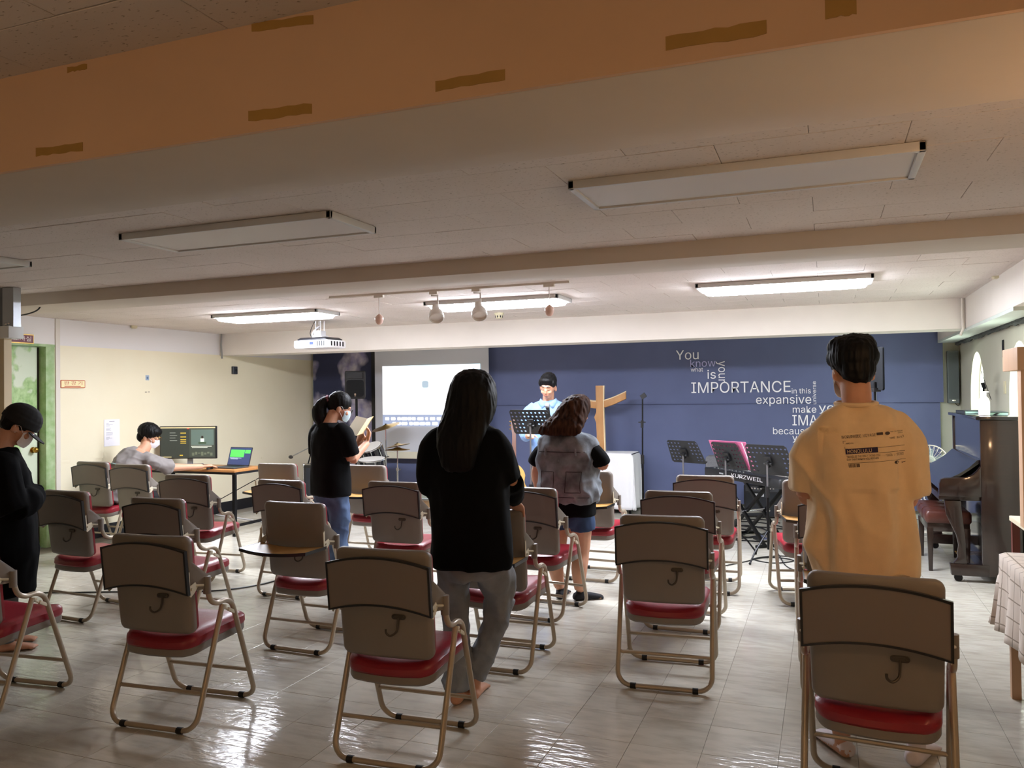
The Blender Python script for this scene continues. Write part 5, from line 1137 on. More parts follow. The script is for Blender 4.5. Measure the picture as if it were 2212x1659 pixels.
# --- man in tan T-shirt (right)
def man_tan():
    t = person('man in oversized tan T-shirt with printed back, seen from behind', .12, 3.62, radians(2))
    hc = V(-.010, .03, 1.60); R = euler(x=radians(-10), z=radians(16))
    b = MB(); add_head(b, hc, R, 1.0); limb(b, [hc+V(.005, -.015, -.05), (.0, -.02, 1.48), (.0, -.02, 1.42)], [.060, .060, .054])
    torso(b, [(.78, .14, .10, 0, 0), (.90, .16, .11, 0, 0), (1.08, .15, .10, 0, 0), (1.28, .155, .10, 0, 0), (1.36, .14, .075, 0, -.01), (1.43, .075, .06, 0, -.02)])
    for k in (-1, 1):
        sh, el, wr = (k*.155, -.01, 1.31), (k*.20, .03, 1.05), (k*.09, .25, 1.09)
        limb(b, [sh, el], [.052, .044]); limb(b, [el, wr], [.043, .029]); add_hand(b, wr, (-k*.6, .6, .1), (0, -.2, 1), (k*.2, 1, .2), .5)
        limb(b, [(k*.09, 0, .82), (k*.115+.03, .02, .46), (k*.14+.06, -.02, .09)], [.095, .062, .04])
    add_foot(b, (-.08, -.02, .075), radians(28), 1.0); add_foot(b, (.20, -.01, .075), radians(-22), 1.0)
    skin_body(b, t, .008)
    s = MB(); torso(s, [(.735, .190, .130, .03, 0), (.75, .200, .138, .03, 0), (.86, .212, .145, .012, .0), (1.00, .196, .140, .01, 0), (1.16, .188, .136, 0, 0), (1.27, .190, .130, 0, 0), (1.345, .180, .110, 0, -.008), (1.395, .150, .090, 0, -.014), (1.432, .10, .074, 0, -.022), (1.452, .074, .064, -.002, -.024)])
    for k in (-1, 1): limb(s, [(k*.09, -.01, 1.345), (k*.150, -.008, 1.285), (k*.178, .01, 1.17), (k*.194, .022, 1.070)], [.075, .092, .084, .078], 16)
    me = remesh(s, .010, 6)
    folds(me, .042, 7.5, 1.5, 5, lambda c: .22 if (c.y < -.05 and 1.10 < c.z < 1.34 and -.14 < c.x < .15) else 1.0)
    M_tan = mat('tan_cotton', '#e4c69a', .85, noise_amt=.06, noise_scale=25, sheen=.1, bump=.15, bump_scale=220)
    sh_ = put('t_shirt', me, M_tan, t)
    col = MB(); col.tube([V(-.002+.078*cos(k*pi/12), -.024+.068*sin(k*pi/12), 1.448+.006*sin(k*pi/12)) for k in range(24)], .009, 8, closed=True); put('collar', col, M_tan, sh_)
    # printed back, laid on the cloth
    tree = BVHTree.FromPolygons([v.co for v in me.vertices], [p.vertices for p in me.polygons])
    c0 = onY(1817, 945, 3.50); c1 = onY(1954, 935, 3.50); base_ = Vector((.12, 3.62, 0)); Ri = rotz(-radians(2))
    A = Ri @ (c0-base_); Bq = Ri @ (c1-base_); ux = V(Bq.x-A.x, 0, Bq.z-A.z); W = ux.length; ux.normalize(); uz = V(-ux.z, 0, ux.x)
    def fn(u, v):
        p = A+ux*u+uz*v; h = tree.ray_cast(V(p.x, -1, p.z), V(0, 1, 0)); y = h[0].y if h[0] else -.13
        return V(p.x, y-.0022, p.z)
    M_ink = mat('dark_print', '#4a3a33', .8); M_navyp = mat('navy_print', '#2a2140', .8)
    sc_ = W/1370.      # crop pixels to metres
    X = lambda q: (q-380)*sc_
    Z = lambda q: (470-q)*sc_
    def txt(s_, x0, x1, yb, h, m_=M_ink): put('print', text_fit(s_, fn, X(x0), Z(yb)+(x0-380)*0*sc_, (x1-x0)*sc_, h*sc_), m_, sh_)
    def quad(x0, x1, y0, y1, m_=M_ink, n=10, lift=0.):
        q = MB(); vs_ = [fn(X(x0+(x1-x0)*i/n), Z(y))+V(0, -lift, 0) for y in (y1, y0) for i in range(n+1)]
        q.add(vs_, [(i, i+1, n+1+i+1, n+1+i) for i in range(n)]); put('print', q, m_, sh_)
    txt('WORLDWIDE  VOYAGE', 385, 1135, 500, 70); quad(1158, 1300, 420, 480); 
    q = MB(); q.add([fn(X(1400+55*cos(k*pi/10)), Z(455+40*sin(k*pi/10))) for k in range(20)]+[fn(X(1400), Z(455))], [(k, (k+1) % 20, 20) for k in range(20)]); put('print', q, M_ink, sh_)
    txt('FIND YOUR  FREEDOM', 1460, 1740, 440, 28); txt('SINCE', 1630, 1740, 480, 24); txt('ARRIVAL', 460, 640, 640, 34); txt('TIME   DATE', 1430, 1720, 590, 40)
    quad(405, 470, 560, 568); quad(405, 413, 560, 620); quad(430, 490, 740, 747); quad(430, 437, 700, 747); quad(1715, 1750, 530, 537); quad(1744, 1750, 530, 580); quad(1150, 1750, 762, 770); quad(1150, 1750, 888, 897)
    quad(440, 1145, 750, 875, M_navyp, 16); 
    me2 = text_fit('HONOLULU', fn, X(478), Z(858), (1008-478)*sc_, 86*sc_)
    for v in me2.vertices: v.co.y -= .0016
    put('print', me2, M_tan, sh_)
    txt('TRAVEL IS THE ONLY THING YOU', 450, 1180, 965, 52); txt('BUY THAT MAKES YOU RICHER', 450, 1140, 1030, 48); txt('LATITUDE', 1300, 1440, 950, 18); txt('LONGITUDE', 1540, 1720, 948, 18); txt('196.8   /   20,041', 1320, 1715, 1000, 50)
    quad(460, 1750, 1090, 1098, n=14)
    for k in range(14): quad(475+k*17.5, 475+k*17.5+random.choice((5, 9, 12)), 1110, 1190, n=1)
    q = MB(); q.add([fn(X(1535+55*cos(k*pi/10)), Z(1150+38*sin(k*pi/10))) for k in range(20)]+[fn(X(1535), Z(1150))], [(k, (k+1) % 20, 20) for k in range(20)]); put('print', q, M_ink, sh_)
    q = MB(); q.add([fn(X(a_), Z(b_)) for a_, b_ in ((1640, 1165), (1740, 1150), (1735, 1165), (1690, 1172), (1650, 1200), (1665, 1172), (1640, 1172))], [tuple(range(7))]); put('print', q, M_ink, sh_)
    # trousers, socks, hair, mask straps
    M_kh = mat('khaki_cloth', '#8a7a5a', .85, noise_amt=.35, noise_scale=9, col2='#5f5a40')
    j = MB(); torso(j, [(.66, .13, .11, .02, 0), (.74, .155, .105, .02, 0), (.90, .14, .09, .01, 0)])
    for k in (-1, 1): limb(j, [(k*.085+.01, 0, .72), (k*.11+.02, .02, .55), (k*.125+.04, 0, .30), (k*.135+.05, -.01, .16)], [.085, .09, .085, .080])
    me = remesh(j, .011, 5); folds(me, .009, 10, 4, 7); put('trousers', me, M_kh, t)
    for ax, yw in ((-.08, 28), (.20, -22)):
        f = MB(); add_foot(f, (ax, -.015, .078), radians(yw), 1.06); put('sock', remesh(f, .006, 4), M_sock, t)
    h = MB(); h.ell(hc+R @ V(0, -.020, .040), (.098, .112, .098), R); h.ell(hc+R @ V(0, -.055, -.015), (.074, .062, .070), R); h.ell(hc+R @ V(-.045, -.01, .085), (.052, .07, .045), R); h.ell(hc+R @ V(.042, -.01, .088), (.055, .075, .050), R); h.ell(hc+R @ V(0, -.070, -.052), (.058, .036, .034), R)
    for k in (-1, 1): h.ell(hc+R @ V(k*.068, .0, .040), (.032, .06, .042), R)
    me = remesh(h, .006, 3); strands(me, .005, 70, 4); put('hair', me, M_hair, t)
    for k in (-1, 1): put('mask_strap', MB().tube([hc+R @ V(k*.086, -.012, .005), hc+R @ V(k*.084, -.022, -.03), hc+R @ V(k*.074, .01, -.055), hc+R @ V(k*.06, .05, -.06)], .0016, 5), M_paper, t)
    put('face_mask', MB().pillow(.062, .055, .03, [(0, 0), (0, .003)], lambda u, v, d: hc+R @ V(u, .108+d-(u/.062)**2*.05-(v/.055)**2*.012, -.06+v), n=4), M_paper, t)
man_tan()

# --- woman in denim vest
def woman_denim():
    t = person('woman in grey denim vest over black shirt with blue shorts and black socks', -1.765, 5.62, radians(-4))
    hc = V(.055, .075, 1.385); R = euler(x=radians(-26), y=radians(-10), z=radians(-4))
    b = MB(); add_head(b, hc, R, .94); limb(b, [hc+V(0, -.02, -.05), (.0, 0, 1.27), (0, -.02, 1.20)], [.052, .055, .07])
    torso(b, [(.56, .15, .11, 0, 0), (.70, .185, .13, 0, 0), (.85, .17, .12, 0, 0), (1.02, .175, .12, 0, 0), (1.15, .175, .11, 0, 0), (1.21, .10, .08, 0, -.01)])
    limb(b, [(-.17, 0, 1.10), (-.235, .0, .95), (-.255, .02, .88)], [.06, .046, .042]); limb(b, [(-.255, .02, .88), (-.235, .07, .69)], [.042, .028]); add_hand(b, (-.235, .07, .69), (.1, .2, -1), (1, 0, 0), (0, 1, 0), .3)
    limb(b, [(.17, 0, 1.10), (.245, .01, 1.0)], [.06, .045]); limb(b, [(.265, .02, .985), (.15, .22, 1.05)], [.045, .03]); add_hand(b, (.15, .22, 1.05), (-.6, .6, .1), (0, 0, 1), (0, 1, .4), .5)
    for k, x0, x1 in ((-1, -.095, -.075), (1, .09, .08)): limb(b, [(k*.09, 0, .60), (x0, .01, .34), (x0, -.025, .24), (x1, 0, .08)], [.10, .062, .060, .036])
    add_foot(b, (-.075, .02, .075), radians(10), .92); add_foot(b, (.085, .02, .075), radians(-48), .92); skin_body(b, t, .008)
    for ax, yw in ((-.075, 10), (.085, -48)):
        f = MB(); add_foot(f, (ax, .02, .078), radians(yw), .97); put('sock', remesh(f, .007, 4), M_bsock, t)
    s = MB(); torso(s, [(.615, .175, .135, .02, 0), (.63, .185, .14, .02, 0), (.75, .195, .14, .01, 0), (.95, .185, .13, 0, 0), (1.10, .18, .125, 0, 0), (1.19, .14, .09, 0, -.01), (1.225, .075, .07, 0, -.012)])
    limb(s, [(-.11, 0, 1.13), (-.18, 0, 1.08), (-.240, .005, 1.01), (-.255, .01, .985)], [.06, .07, .066, .066]); limb(s, [(.11, 0, 1.13), (.18, 0, 1.09), (.248, .012, 1.02), (.262, .02, .99)], [.06, .07, .066, .064])
    me = remesh(s, .010, 5); folds(me, .008, 11, 4, 8); put('black_shirt', me, M_btee, t)
    v = MB(); torso(v, [(.715, .215, .165, .01, 0), (.73, .228, .172, .01, 0), (.80, .232, .172, .01, 0), (.95, .215, .158, 0, 0), (1.06, .225, .148, 0, 0), (1.14, .24, .132, 0, -.003), (1.185, .215, .108, 0, -.012), (1.215, .15, .09, 0, -.016), (1.232, .095, .078, 0, -.018)], pw=2.6)
    M_dv = mat('washed_black_denim', '#3f434a', .85, noise_amt=.5, noise_scale=7, col2='#8d959e', bump=.3, bump_scale=180)
    me = remesh(v, .009, 4); folds(me, .030, 9, 6.5, 9); vest = put('denim_vest', me, M_dv, t)
    tree = BVHTree.FromPolygons([q.co for q in me.vertices], [q.vertices for q in me.polygons])
    def on(x, z, o=.002):
        h = tree.ray_cast(V(x, -1, z), V(0, 1, 0)); return V(x, (h[0].y if h[0] else -.16)-o, z)
    def seam(n_, pts, r=.0018, m_=None): put(n_, MB().tube([on(*pts[i//6 if False else 0]) for i in range(0)] or [on(a[0]+(b_[0]-a[0])*k/8, a[1]+(b_[1]-a[1])*k/8) for a, b_ in zip(pts, pts[1:]) for k in range(9 if b_ is pts[-1] else 8)], r, 5), m_ or mat('dark_seam', '#2a2c30', .8), vest)
    seam('yoke_seam', [(-.18, 1.085), (.18, 1.085)], .003); seam('hem_seam', [(-.20, .765), (.21, .765)], .0025)
    for x in (-.10, .10):
        seam('pocket_seam', [(x-.055, .945), (x+.055, .945), (x+.055, .80), (x-.055, .80), (x-.055, .945)], .0025); put('tab', MB().tube([on(x*1.15, 1.11, .006), on(x*1.15, 1.06, .008)], .008, 6), M_dv, vest)
    put('tab', MB().tube([on(-.01, 1.03, .004), on(-.01, 1.01, .004)], .006, 6), M_dv, vest)
    j = MB(); torso(j, [(.54, .11, .11, .01, 0), (.60, .175, .13, .01, 0), (.72, .17, .125, .01, 0)])
    for k in (-1, 1): limb(j, [(k*.09+.005, 0, .66), (k*.098+.005, .005, .56), (k*.10+.005, .01, .515)], [.10, .10, .098])
    me = remesh(j, .010, 4); folds(me, .006, 12, 6, 10); put('shorts', me, mat('dark_blue_denim', '#2a4368', .85, noise_amt=.3, noise_scale=8), t)
    h = MB(); torso(h, [(1.205, .13, .03, -.02, -.125), (1.225, .165, .045, -.015, -.118), (1.265, .168, .06, -.006, -.095), (1.31, .150, .085, .015, -.05), (1.36, .130, .105, .033, 0), (1.41, .115, .118, .048, .035), (1.45, .098, .112, .058, .05), (1.478, .072, .085, .064, .058), (1.494, .04, .05, .066, .06), (1.50, .015, .02, .066, .06)], 28, 2.1)
    me = remesh(h, .0065, 3); strands(me, .008, 36, 6); put('hair', me, M_hairb, t)
woman_denim()

# --- ponytailed woman reading
def woman_ponytail():
    t = person('woman with ponytail in black T-shirt and blue jeans reading a booklet', -3.83, 5.65, radians(-24))
    hc = V(.035, .075, 1.425); R = euler(x=radians(-22), z=radians(-30))
    b = MB(); add_head(b, hc, R, .96); limb(b, [hc+R @ V(0, -.025, -.06), (.01, .0, 1.31), (0, -.02, 1.24)], [.05, .052, .07])
    torso(b, [(.66, .14, .10, 0, 0), (.82, .165, .115, 0, 0), (.98, .14, .10, 0, 0), (1.15, .165, .11, 0, 0), (1.24, .16, .09, 0, -.01), (1.285, .08, .065, 0, -.012)])
    LS, LE_, LWr = (-.19, -.005, 1.22), (-.235, .02, .97), (.0, .26, 1.085); RS, RE, RWr = (.19, -.005, 1.22), (.225, .06, .985), (.135, .27, 1.11)
    limb(b, [LS, LE_], [.055, .042]); limb(b, [LE_, LWr], [.042, .027]); limb(b, [RS, RE], [.055, .042]); limb(b, [RE, RWr], [.042, .027])
    add_hand(b, LWr, (.25, .3, .9), (.2, -.9, .3), (1, 0, .4), .45); add_hand(b, RWr, (-.05, .25, .95), (-.3, -.9, .3), (-1, 0, .4), .45)
    for k in (-1, 1): limb(b, [(k*.09, 0, .74), (k*.085, .02, .42), (k*.08, 0, .08)], [.095, .06, .036]); add_foot(b, (k*.08, 0, .07), -k*.15, .92)
    skin_body(b, t, .0065)
    s = MB(); torso(s, [(.685, .195, .13, 0, 0), (.70, .203, .137, 0, 0), (.82, .205, .14, 0, 0), (.98, .19, .13, 0, 0), (1.12, .20, .135, 0, 0), (1.20, .20, .12, 0, -.004), (1.255, .15, .09, 0, -.012), (1.29, .085, .07, 0, -.014)])
    limb(s, [(-.13, -.005, 1.235), (-.20, 0, 1.18), (-.232, .01, 1.06), (-.238, .015, 1.02)], [.07, .08, .072, .070]); limb(s, [(.13, -.005, 1.235), (.20, .01, 1.18), (.228, .04, 1.06), (.23, .05, 1.03)], [.07, .08, .072, .070])
    me = remesh(s, .010, 5); folds(me, .009, 10, 3.4, 12); put('t_shirt', me, M_btee, t)
    j = MB(); torso(j, [(.60, .12, .11, 0, 0), (.70, .178, .125, 0, 0), (.84, .17, .115, 0, 0)])
    for k in (-1, 1): limb(j, [(k*.088, 0, .74), (k*.092, .02, .52), (k*.09, .02, .36), (k*.085, 0, .06)], [.10, .092, .080, .075])
    me = remesh(j, .010, 4); folds(me, .018, 11, 7, 13); put('jeans', me, M_jeanb, t)
    h = MB(); h.ell(hc+R @ V(0, -.016, .026), (.083, .103, .096), R); h.ell(hc+R @ V(0, -.06, .0), (.06, .05, .07), R)
    me = remesh(h, .006, 3); strands(me, .002, 60, 7); put('hair', me, M_hair, t)
    pt = hc+R @ V(-.012, -.105, .022); q = MB(); limb(q, [pt, pt+V(-.03, -.035, -.03), pt+V(-.05, -.06, -.09), pt+V(-.04, -.055, -.165), pt+V(-.005, -.04, -.235)], [.026, .045, .064, .064, .034], 16)
    me = remesh(q, .006, 3); strands(me, .004, 60, 8); put('ponytail', me, M_hair, t)
    sc2 = MB(); T_ = (V(-.04, -.035, -.03)).normalized(); a1 = T_.orthogonal().normalized(); a2 = T_.cross(a1); sc2.tube([pt+T_*.006+(a1*cos(k*pi/12)+a2*sin(k*pi/12))*(.030+.004*sin(k*2.1)) for k in range(24)], [.010+.004*sin(k*1.7) for k in range(24)], 8, closed=True); put('hair_tie', sc2, mat('pink_scrunchie', '#8d5a68', .7, noise_amt=.5, noise_scale=80), t)
    put('face_mask', MB().pillow(.058, .048, .025, [(0, 0), (0, .003)], lambda u, v, d: hc+R @ V(u, .106+d-(u/.058)**2*.055-(v/.048)**2*.012, -.062+v), n=4), mat('pale_blue_mask', '#b9d0dc', .7), t)
    for k in (-1, 1): put('mask_strap', MB().tube([hc+R @ V(k*.052, .055, -.04), hc+R @ V(k*.079, .012, .0), hc+R @ V(k*.083, -.012, -.01), hc+R @ V(k*.076, .01, -.05), hc+R @ V(k*.052, .055, -.09)], .0015, 5), M_paper, t)
    g = MB()
    for k in (-1, 1): g.tube([hc+R @ V(k*.032+.022*cos(a*pi/8), .106, -.012+.018*sin(a*pi/8)) for a in range(16)], .0014, 5, closed=True); g.tube([hc+R @ V(k*.054, .105, -.008), hc+R @ V(k*.078, .0, .0)], .0014, 5)
    put('glasses', g, M_blackm, t)
    # booklet in her hands
    bkl = thing('booklet', 'open yellow and white booklet in the hands of the ponytailed woman', 'booklet', (0, 0, 0))
    c_ = t.matrix_basis @ V(.07, .262, 1.245); Rb = rotz(radians(-24)) @ euler(x=radians(52)); bkl.location = c_; bkl.rotation_euler = Rb.to_euler()
    put('page', MB().box((-.063, 0, .012), (.13, .18, .004), euler(y=radians(16))), mat('cream_page', '#f3ead0', .7), bkl); put('cover', MB().box((.063, 0, .012), (.13, .18, .005), euler(y=radians(-16))), mat('yellow_cover', '#e7c77c', .6), bkl)
    dots = MB()
    for i in range(4):
        for k in range(5): dots.box((.03+i*.022, -.06+k*.03, .012+(.03+i*.022-.063)*math.tan(radians(16))-.0035), (.012, .007, .001), euler(y=radians(-16)))
    put('cover_print', dots, M_brow, bkl, kind='stuff')
woman_ponytail()

# --- person in black cap and long black hoodie (left edge)
def person_cap():
    t = person('person in black cap and long black hoodie at the left edge, head bowed', -4.66, 3.42, radians(-38))
    hc = V(.0, .085, 1.355); R = euler(x=radians(-34), z=radians(-6))
    b = MB(); add_head(b, hc, R, .97); limb(b, [hc+R @ V(0, -.03, -.06), (0, 0, 1.25), (0, -.02, 1.18)], [.052, .055, .07])
    torso(b, [(.62, .14, .10, 0, 0), (.80, .16, .11, 0, 0), (1.0, .15, .10, 0, 0), (1.12, .16, .10, 0, 0), (1.20, .08, .07, 0, -.01)])
    for k in (-1, 1):
        sh, el, wr = (k*.17, 0, 1.09), (k*.24, .04, .87), (k*.06, .15, .93)
        limb(b, [sh, el], [.055, .044]); limb(b, [el, wr], [.042, .028]); add_hand(b, wr, (-k*.9, .05, .1), (0, -1, 0), (0, 0, 1), .5)
        limb(b, [(k*.09, 0, .70), (k*.085, .02, .40), (k*.08, 0, .08)], [.095, .06, .036]); add_foot(b, (k*.08, 0, .07), -k*.1, .95)
    skin_body(b, t, .008)
    s = MB(); torso(s, [(.325, .165, .15, 0, 0), (.345, .18, .165, 0, 0), (.55, .215, .18, 0, 0), (.75, .22, .175, 0, 0), (.92, .205, .155, 0, 0), (1.05, .205, .145, 0, 0), (1.13, .195, .12, 0, -.005), (1.18, .14, .095, 0, -.01), (1.215, .09, .08, 0, -.012)])
    for k in (-1, 1): limb(s, [(k*.13, 0, 1.14), (k*.20, .0, 1.09), (k*.262, .03, .93), (k*.265, .06, .86)], [.075, .088, .092, .085]); limb(s, [(k*.26, .06, .87), (k*.17, .13, .90), (k*.03, .155, .925)], [.080, .075, .060])
    s.ell((0, -.075, 1.165), (.12, .06, .055), euler(x=.3))
    me = remesh(s, .011, 5); folds(me, .014, 9, 2.8, 15); put('hoodie', me, mat('black_fleece', '#060607', .95, spec=.1), t)
    j = MB()
    for k in (-1, 1): limb(j, [(k*.085, 0, .45), (k*.085, .01, .25), (k*.08, 0, .055)], [.07, .062, .055])
    me = remesh(j, .010, 4); put('trousers', me, mat('grey_knit', '#5d6062', .9), t)
    h = MB(); h.ell(hc+R @ V(0, -.016, .02), (.082, .102, .093), R); h.ell(hc+R @ V(0, -.05, -.03), (.07, .055, .05), R); me = remesh(h, .0065, 3); strands(me, .003, 60, 9); put('hair', me, M_hair, t)
    c_ = MB(); c_.ell(hc+R @ V(0, -.008, .045), (.094, .112, .085), R); c_.rings([[hc+R @ V(.096*cos(a*pi/12), -.008+.114*sin(a*pi/12), z) for a in range(24)] for z in (.0, .05)])
    me = remesh(c_, .006, 3); cap = put('cap', me, mat('black_twill', '#0e0e10', .85), t)
    put('brim', MB().prism([(.088*cos(a*pi/14), .07+.105*sin(a*pi/14)) for a in range(15)], -.003, .003, lambda u, v, d: hc+R @ V(u, v, .004+d-.30*(u/.09)**2*.05-.35*max(0, v-.07))), mat('black_twill', '#0e0e10', .85), cap)
    put('cap_label', MB().pillow(.013, .009, .002, [(0, 0), (0, .002)], lambda u, v, d: hc+R @ V(.040+u, -.117-d+.004, .045+v), n=2, fill=1), mat('grey_tag', '#8b857c', .6), cap)
    put('face_mask', MB().pillow(.058, .05, .025, [(0, 0), (0, .003)], lambda u, v, d: hc+R @ V(u, .106+d-(u/.058)**2*.055-(v/.05)**2*.012, -.062+v), n=4), M_paper, t)
    put('mask_strap', MB().tube([hc+R @ V(.052, .055, -.04), hc+R @ V(.079, .012, .0), hc+R @ V(.083, -.012, -.01), hc+R @ V(.076, .01, -.05)], .0015, 5), M_paper, t)
person_cap()

# --- speaker in light blue shirt
def man_blue():
    t = person('man in light blue shirt speaking at the music stand, looking down', -2.595, 7.65, radians(180+12))
    hc = V(-.005, .06, 1.59); R = euler(x=radians(-20), y=radians(-4), z=radians(-10))
    b = MB(); add_head(b, hc, R, 1.0); limb(b, [hc+R @ V(0, -.025, -.05), (0, -.0, 1.46), (0, -.02, 1.38)], [.055, .058, .075])
    torso(b, [(.80, .14, .10, 0, 0), (.92, .16, .11, 0, 0), (1.10, .145, .10, 0, 0), (1.28, .165, .11, 0, 0), (1.38, .165, .09, 0, -.01), (1.43, .09, .07, 0, -.015)])
    for k in (-1, 1):
        sh, el, wr = (k*.185, -.005, 1.36), (k*.235, .02, 1.08), (k*.16, .24, 1.10)
        limb(b, [sh, el], [.055, .042]); limb(b, [el, wr], [.041, .028]); add_hand(b, wr, (-k*.2, 1, .1), (0, -.2, -1), (-k, .3, 0), .35)
        limb(b, [(k*.09, 0, .84), (k*.09, .02, .46), (k*.09, 0, .08)], [.095, .062, .038]); add_foot(b, (k*.09, 0, .075), -k*.12, 1.0)
    skin_body(b, t, .0065); face(t, hc, R)
    M_bs = mat('light_blue_shirt', '#7394c4', .8, noise_amt=.06, noise_scale=40, sheen=.1)
    s = MB(); torso(s, [(.80, .178, .125, 0, 0), (.82, .185, .13, 0, 0), (.98, .178, .125, 0, 0), (1.15, .19, .135, 0, 0), (1.28, .20, .13, 0, 0), (1.36, .20, .108, 0, -.005), (1.405, .15, .088, 0, -.012), (1.44, .085, .074, 0, -.012)])
    for k in (-1, 1): limb(s, [(k*.13, -.005, 1.37), (k*.195, -.002, 1.31), (k*.235, .01, 1.16), (k*.24, .02, 1.08)], [.07, .075, .066, .06]); limb(s, [(k*.24, .02, 1.085), (k*.19, .16, 1.095)], [.06, .048])
    me = remesh(s, .009, 5); folds(me, .014, 11, 4, 17); sh_ = put('shirt', me, M_bs, t)
    for k in (-1, 1):
        cl = MB(); cl.add([V(k*.078, .0, 1.465), V(k*.07, .055, 1.455), V(k*.012, .098, 1.405), V(k*.055, .115, 1.365), V(k*.098, .065, 1.41), V(k*.098, -.005, 1.43)], [(0, 1, 4, 5), (1, 2, 3, 4)]); o = put('collar', cl, M_bs, sh_); so = o.modifiers.new('s', 'SOLIDIFY'); so.thickness = .004
    put('collar_band', MB().rings([[V(.080*cos(a*pi/12), -.004+.076*sin(a*pi/12), z-.045*max(0, sin(a*pi/12))) for a in range(24)] for z in (1.415, 1.455)], False, False), M_bs, sh_)
    put('button_placket', MB().tube([V(0, .108, 1.40), V(0, .136, 1.30), V(0, .138, 1.15), V(0, .13, .9)], .006, 6, flat=.4, side=(1, 0, 0)), M_bs, sh_)
    j = MB(); torso(j, [(.72, .12, .11, 0, 0), (.82, .168, .12, 0, 0), (.95, .158, .112, 0, 0)])
    for k in (-1, 1): limb(j, [(k*.09, 0, .86), (k*.093, .02, .55), (k*.092, .01, .30), (k*.09, 0, .05)], [.098, .088, .076, .07])
    me = remesh(j, .011, 4); put('trousers', me, mat('charcoal_cloth', '#22242b', .85), t)
    h = MB(); h.ell(hc+R @ V(0, -.018, .043), (.086, .104, .086), R); h.ell(hc+R @ V(0, .045, .072), (.066, .052, .036), R); h.ell(hc+R @ V(0, -.06, -.01), (.074, .055, .07), R)
    for k in (-1, 1): h.ell(hc+R @ V(k*.066, .02, .035), (.022, .045, .042), R)
    me = remesh(h, .006, 2); strands(me, .004, 80, 10); put('hair', me, M_hair, t)
man_blue()

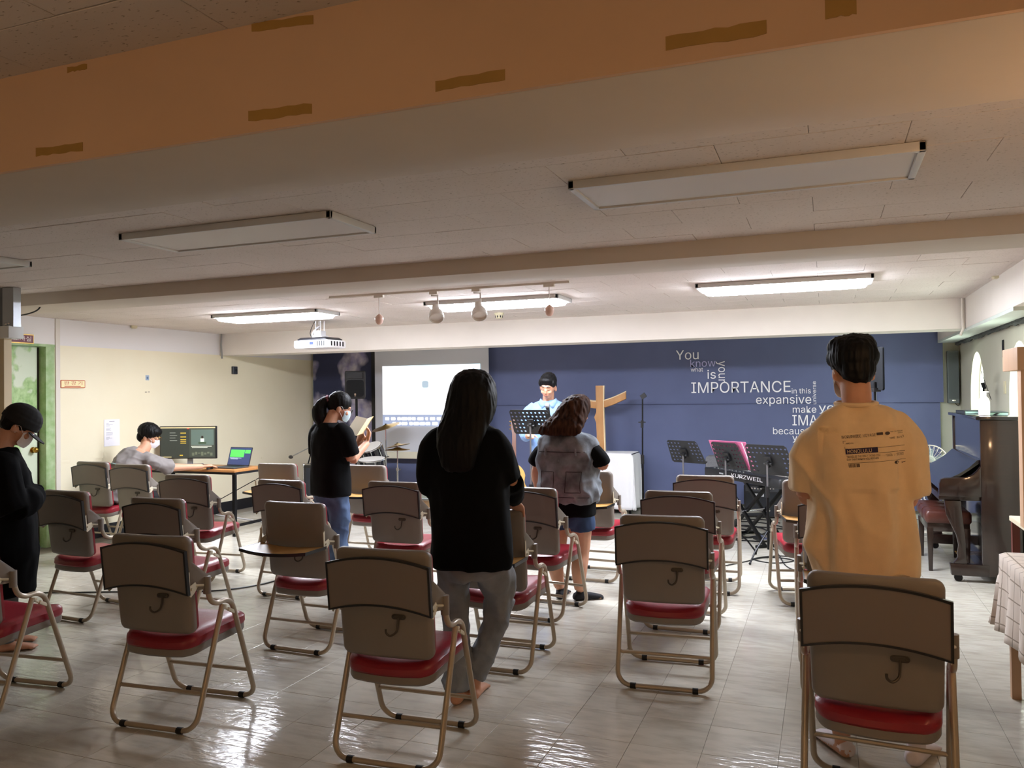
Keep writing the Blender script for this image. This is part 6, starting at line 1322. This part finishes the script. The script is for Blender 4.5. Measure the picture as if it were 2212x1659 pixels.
# --- seated man at the desk
def man_grey():
    t = person('seated man in grey T-shirt and white mask leaning over the computer desk', -6.83, 6.16, radians(-8))
    hc = V(-.01, .46, 1.11); R = euler(x=radians(-14), z=radians(-66))
    b = MB(); add_head(b, hc, R, 1.0); limb(b, [hc+R @ V(0, -.03, -.05), (.0, .40, .99), (-.01, .34, .93)], [.055, .058, .07])
    limb(b, [(0, -.02, .50), (0, .06, .62), (-.01, .18, .77), (-.01, .29, .89), (-.01, .345, .94)], [.15, .145, .155, .165, .09], 20, flat=.68, side=(1, 0, 0))
    LS, LE_, LWr = (-.19, .31, .885), (-.10, .58, .765), (.10, .80, .755); RS, RE, RWr = (.17, .29, .87), (.24, .53, .765), (.36, .84, .757)
    limb(b, [LS, LE_], [.055, .042]); limb(b, [LE_, LWr], [.041, .027]); limb(b, [RS, RE], [.055, .043]); limb(b, [RE, RWr], [.042, .028])
    add_hand(b, RWr, (.45, .9, .05), (0, 0, -1), (-1, .3, 0), .25); add_hand(b, LWr, (.6, .8, 0), (0, 0, -1), (1, 0, 0), .25)
    for k in (-1, 1): limb(b, [(k*.09, .0, .485), (k*.12, .40, .50), (k*.12, .43, .47)], [.085, .062, .06]); limb(b, [(k*.12, .43, .47), (k*.12, .36, .08)], [.058, .036]); add_foot(b, (k*.12, .36, .075), 0, 1.0)
    skin_body(b, t, .0065); face(t, hc, R, lips=False)
    s = MB(); limb(s, [(0, -.06, .47), (0, -.01, .56), (0, .09, .68), (-.01, .20, .80), (-.01, .29, .885), (-.005, .345, .935)], [.17, .18, .185, .20, .19, .09], 24, flat=.74, side=(1, 0, 0))
    limb(s, [(.12, .28, .88), (.19, .33, .85), (.235, .46, .79), (.245, .52, .775)], [.075, .085, .078, .075]); limb(s, [(-.12, .29, .89), (-.20, .34, .86), (-.15, .47, .80), (-.125, .52, .785)], [.075, .085, .075, .07])
    me = remesh(s, .009, 5); folds(me, .022, 10, 8, 19); sh_ = put('t_shirt', me, mat('grey_cotton', '#7b7572', .85, noise_amt=.08, noise_scale=20, sheen=.1), t)
    tree = BVHTree.FromPolygons([q.co for q in me.vertices], [q.vertices for q in me.polygons])
    def on(x, z):
        h = tree.ray_cast(V(x, -1.2, z), V(0, 1, 0)); return V(x, (h[0].y if h[0] else 0)-.002, z)
    def patch(n_, pts, m_):
        q = MB(); c_ = [sum(p[i] for p in pts)/len(pts) for i in (0, 1)]; q.add([on(*p) for p in pts]+[on(*c_)], [(i, (i+1) % len(pts), len(pts)) for i in range(len(pts))]); put(n_, q, m_, sh_)
    patch('print', [(-.10, .76), (-.05, .79), (-.01, .80), (.02, .77), (.03, .72), (-.02, .70), (-.09, .71)], mat('olive_yellow_print', '#a7963c', .8)); patch('print', [(-.14, .72), (-.08, .755), (-.05, .72), (-.02, .76), (.02, .70), (.05, .72), (.06, .66), (-.12, .66)], mat('black_print', '#26231f', .8))
    put('print', MB().tube([on(-.13+.03*i, .805+.035*sin(pi*(i+1)/9)) for i in range(8)], .011, 6), mat('teal_print', '#7d918f', .8), sh_)
    j = MB(); limb(j, [(0, -.06, .49), (0, .06, .49)], [.165, .15], 18, flat=.55, side=(1, 0, 0))
    for k in (-1, 1): limb(j, [(k*.09, .0, .49), (k*.115, .25, .515), (k*.12, .42, .50)], [.098, .088, .075]); limb(j, [(k*.12, .43, .49), (k*.12, .42, .30), (k*.12, .37, .07)], [.072, .066, .062])
    me = remesh(j, .010, 4); folds(me, .006, 11, 9, 20); put('trousers', me, mat('black_trousers', '#17171b', .9), t)
    h = MB(); h.ell(hc+R @ V(0, -.020, .042), (.100, .122, .098), R); h.ell(hc+R @ V(0, .056, .055), (.078, .060, .050), R); h.ell(hc+R @ V(0, -.075, -.025), (.080, .056, .070), R)
    for k in (-1, 1): h.ell(hc+R @ V(k*.066, .028, .035), (.030, .055, .050), R)
    me = remesh(h, .006, 2); strands(me, .004, 70, 11); put('hair', me, M_hair, t)
    put('face_mask', MB().add([hc+R @ V(*q) for q in ((-.056, .062, -.035), (0, .118, -.022), (.056, .062, -.035), (-.058, .055, -.075), (0, .132, -.07), (.058, .055, -.075), (-.045, .058, -.112), (0, .088, -.122), (.045, .058, -.112))], [(0, 1, 4, 3), (1, 2, 5, 4), (3, 4, 7, 6), (4, 5, 8, 7)]).mesh('face_mask'), M_paper, t)
    for k in (-1, 1): put('mask_strap', MB().tube([hc+R @ V(k*.057, .06, -.04), hc+R @ V(k*.080, .01, .0), hc+R @ V(k*.084, -.014, -.012), hc+R @ V(k*.076, .01, -.06), hc+R @ V(k*.05, .058, -.105)], .0018, 5), M_paper, t)
    g = MB()
    for k in (-1, 1): g.tube([hc+R @ V(k*.032+.023*cos(a*pi/8), .108, -.010+.019*sin(a*pi/8)) for a in range(16)], .0012, 5, closed=True); g.tube([hc+R @ V(k*.055, .107, -.006), hc+R @ V(k*.079, .0, .0)], .0012, 5)
    put('glasses', g, M_brass, t)
man_grey()
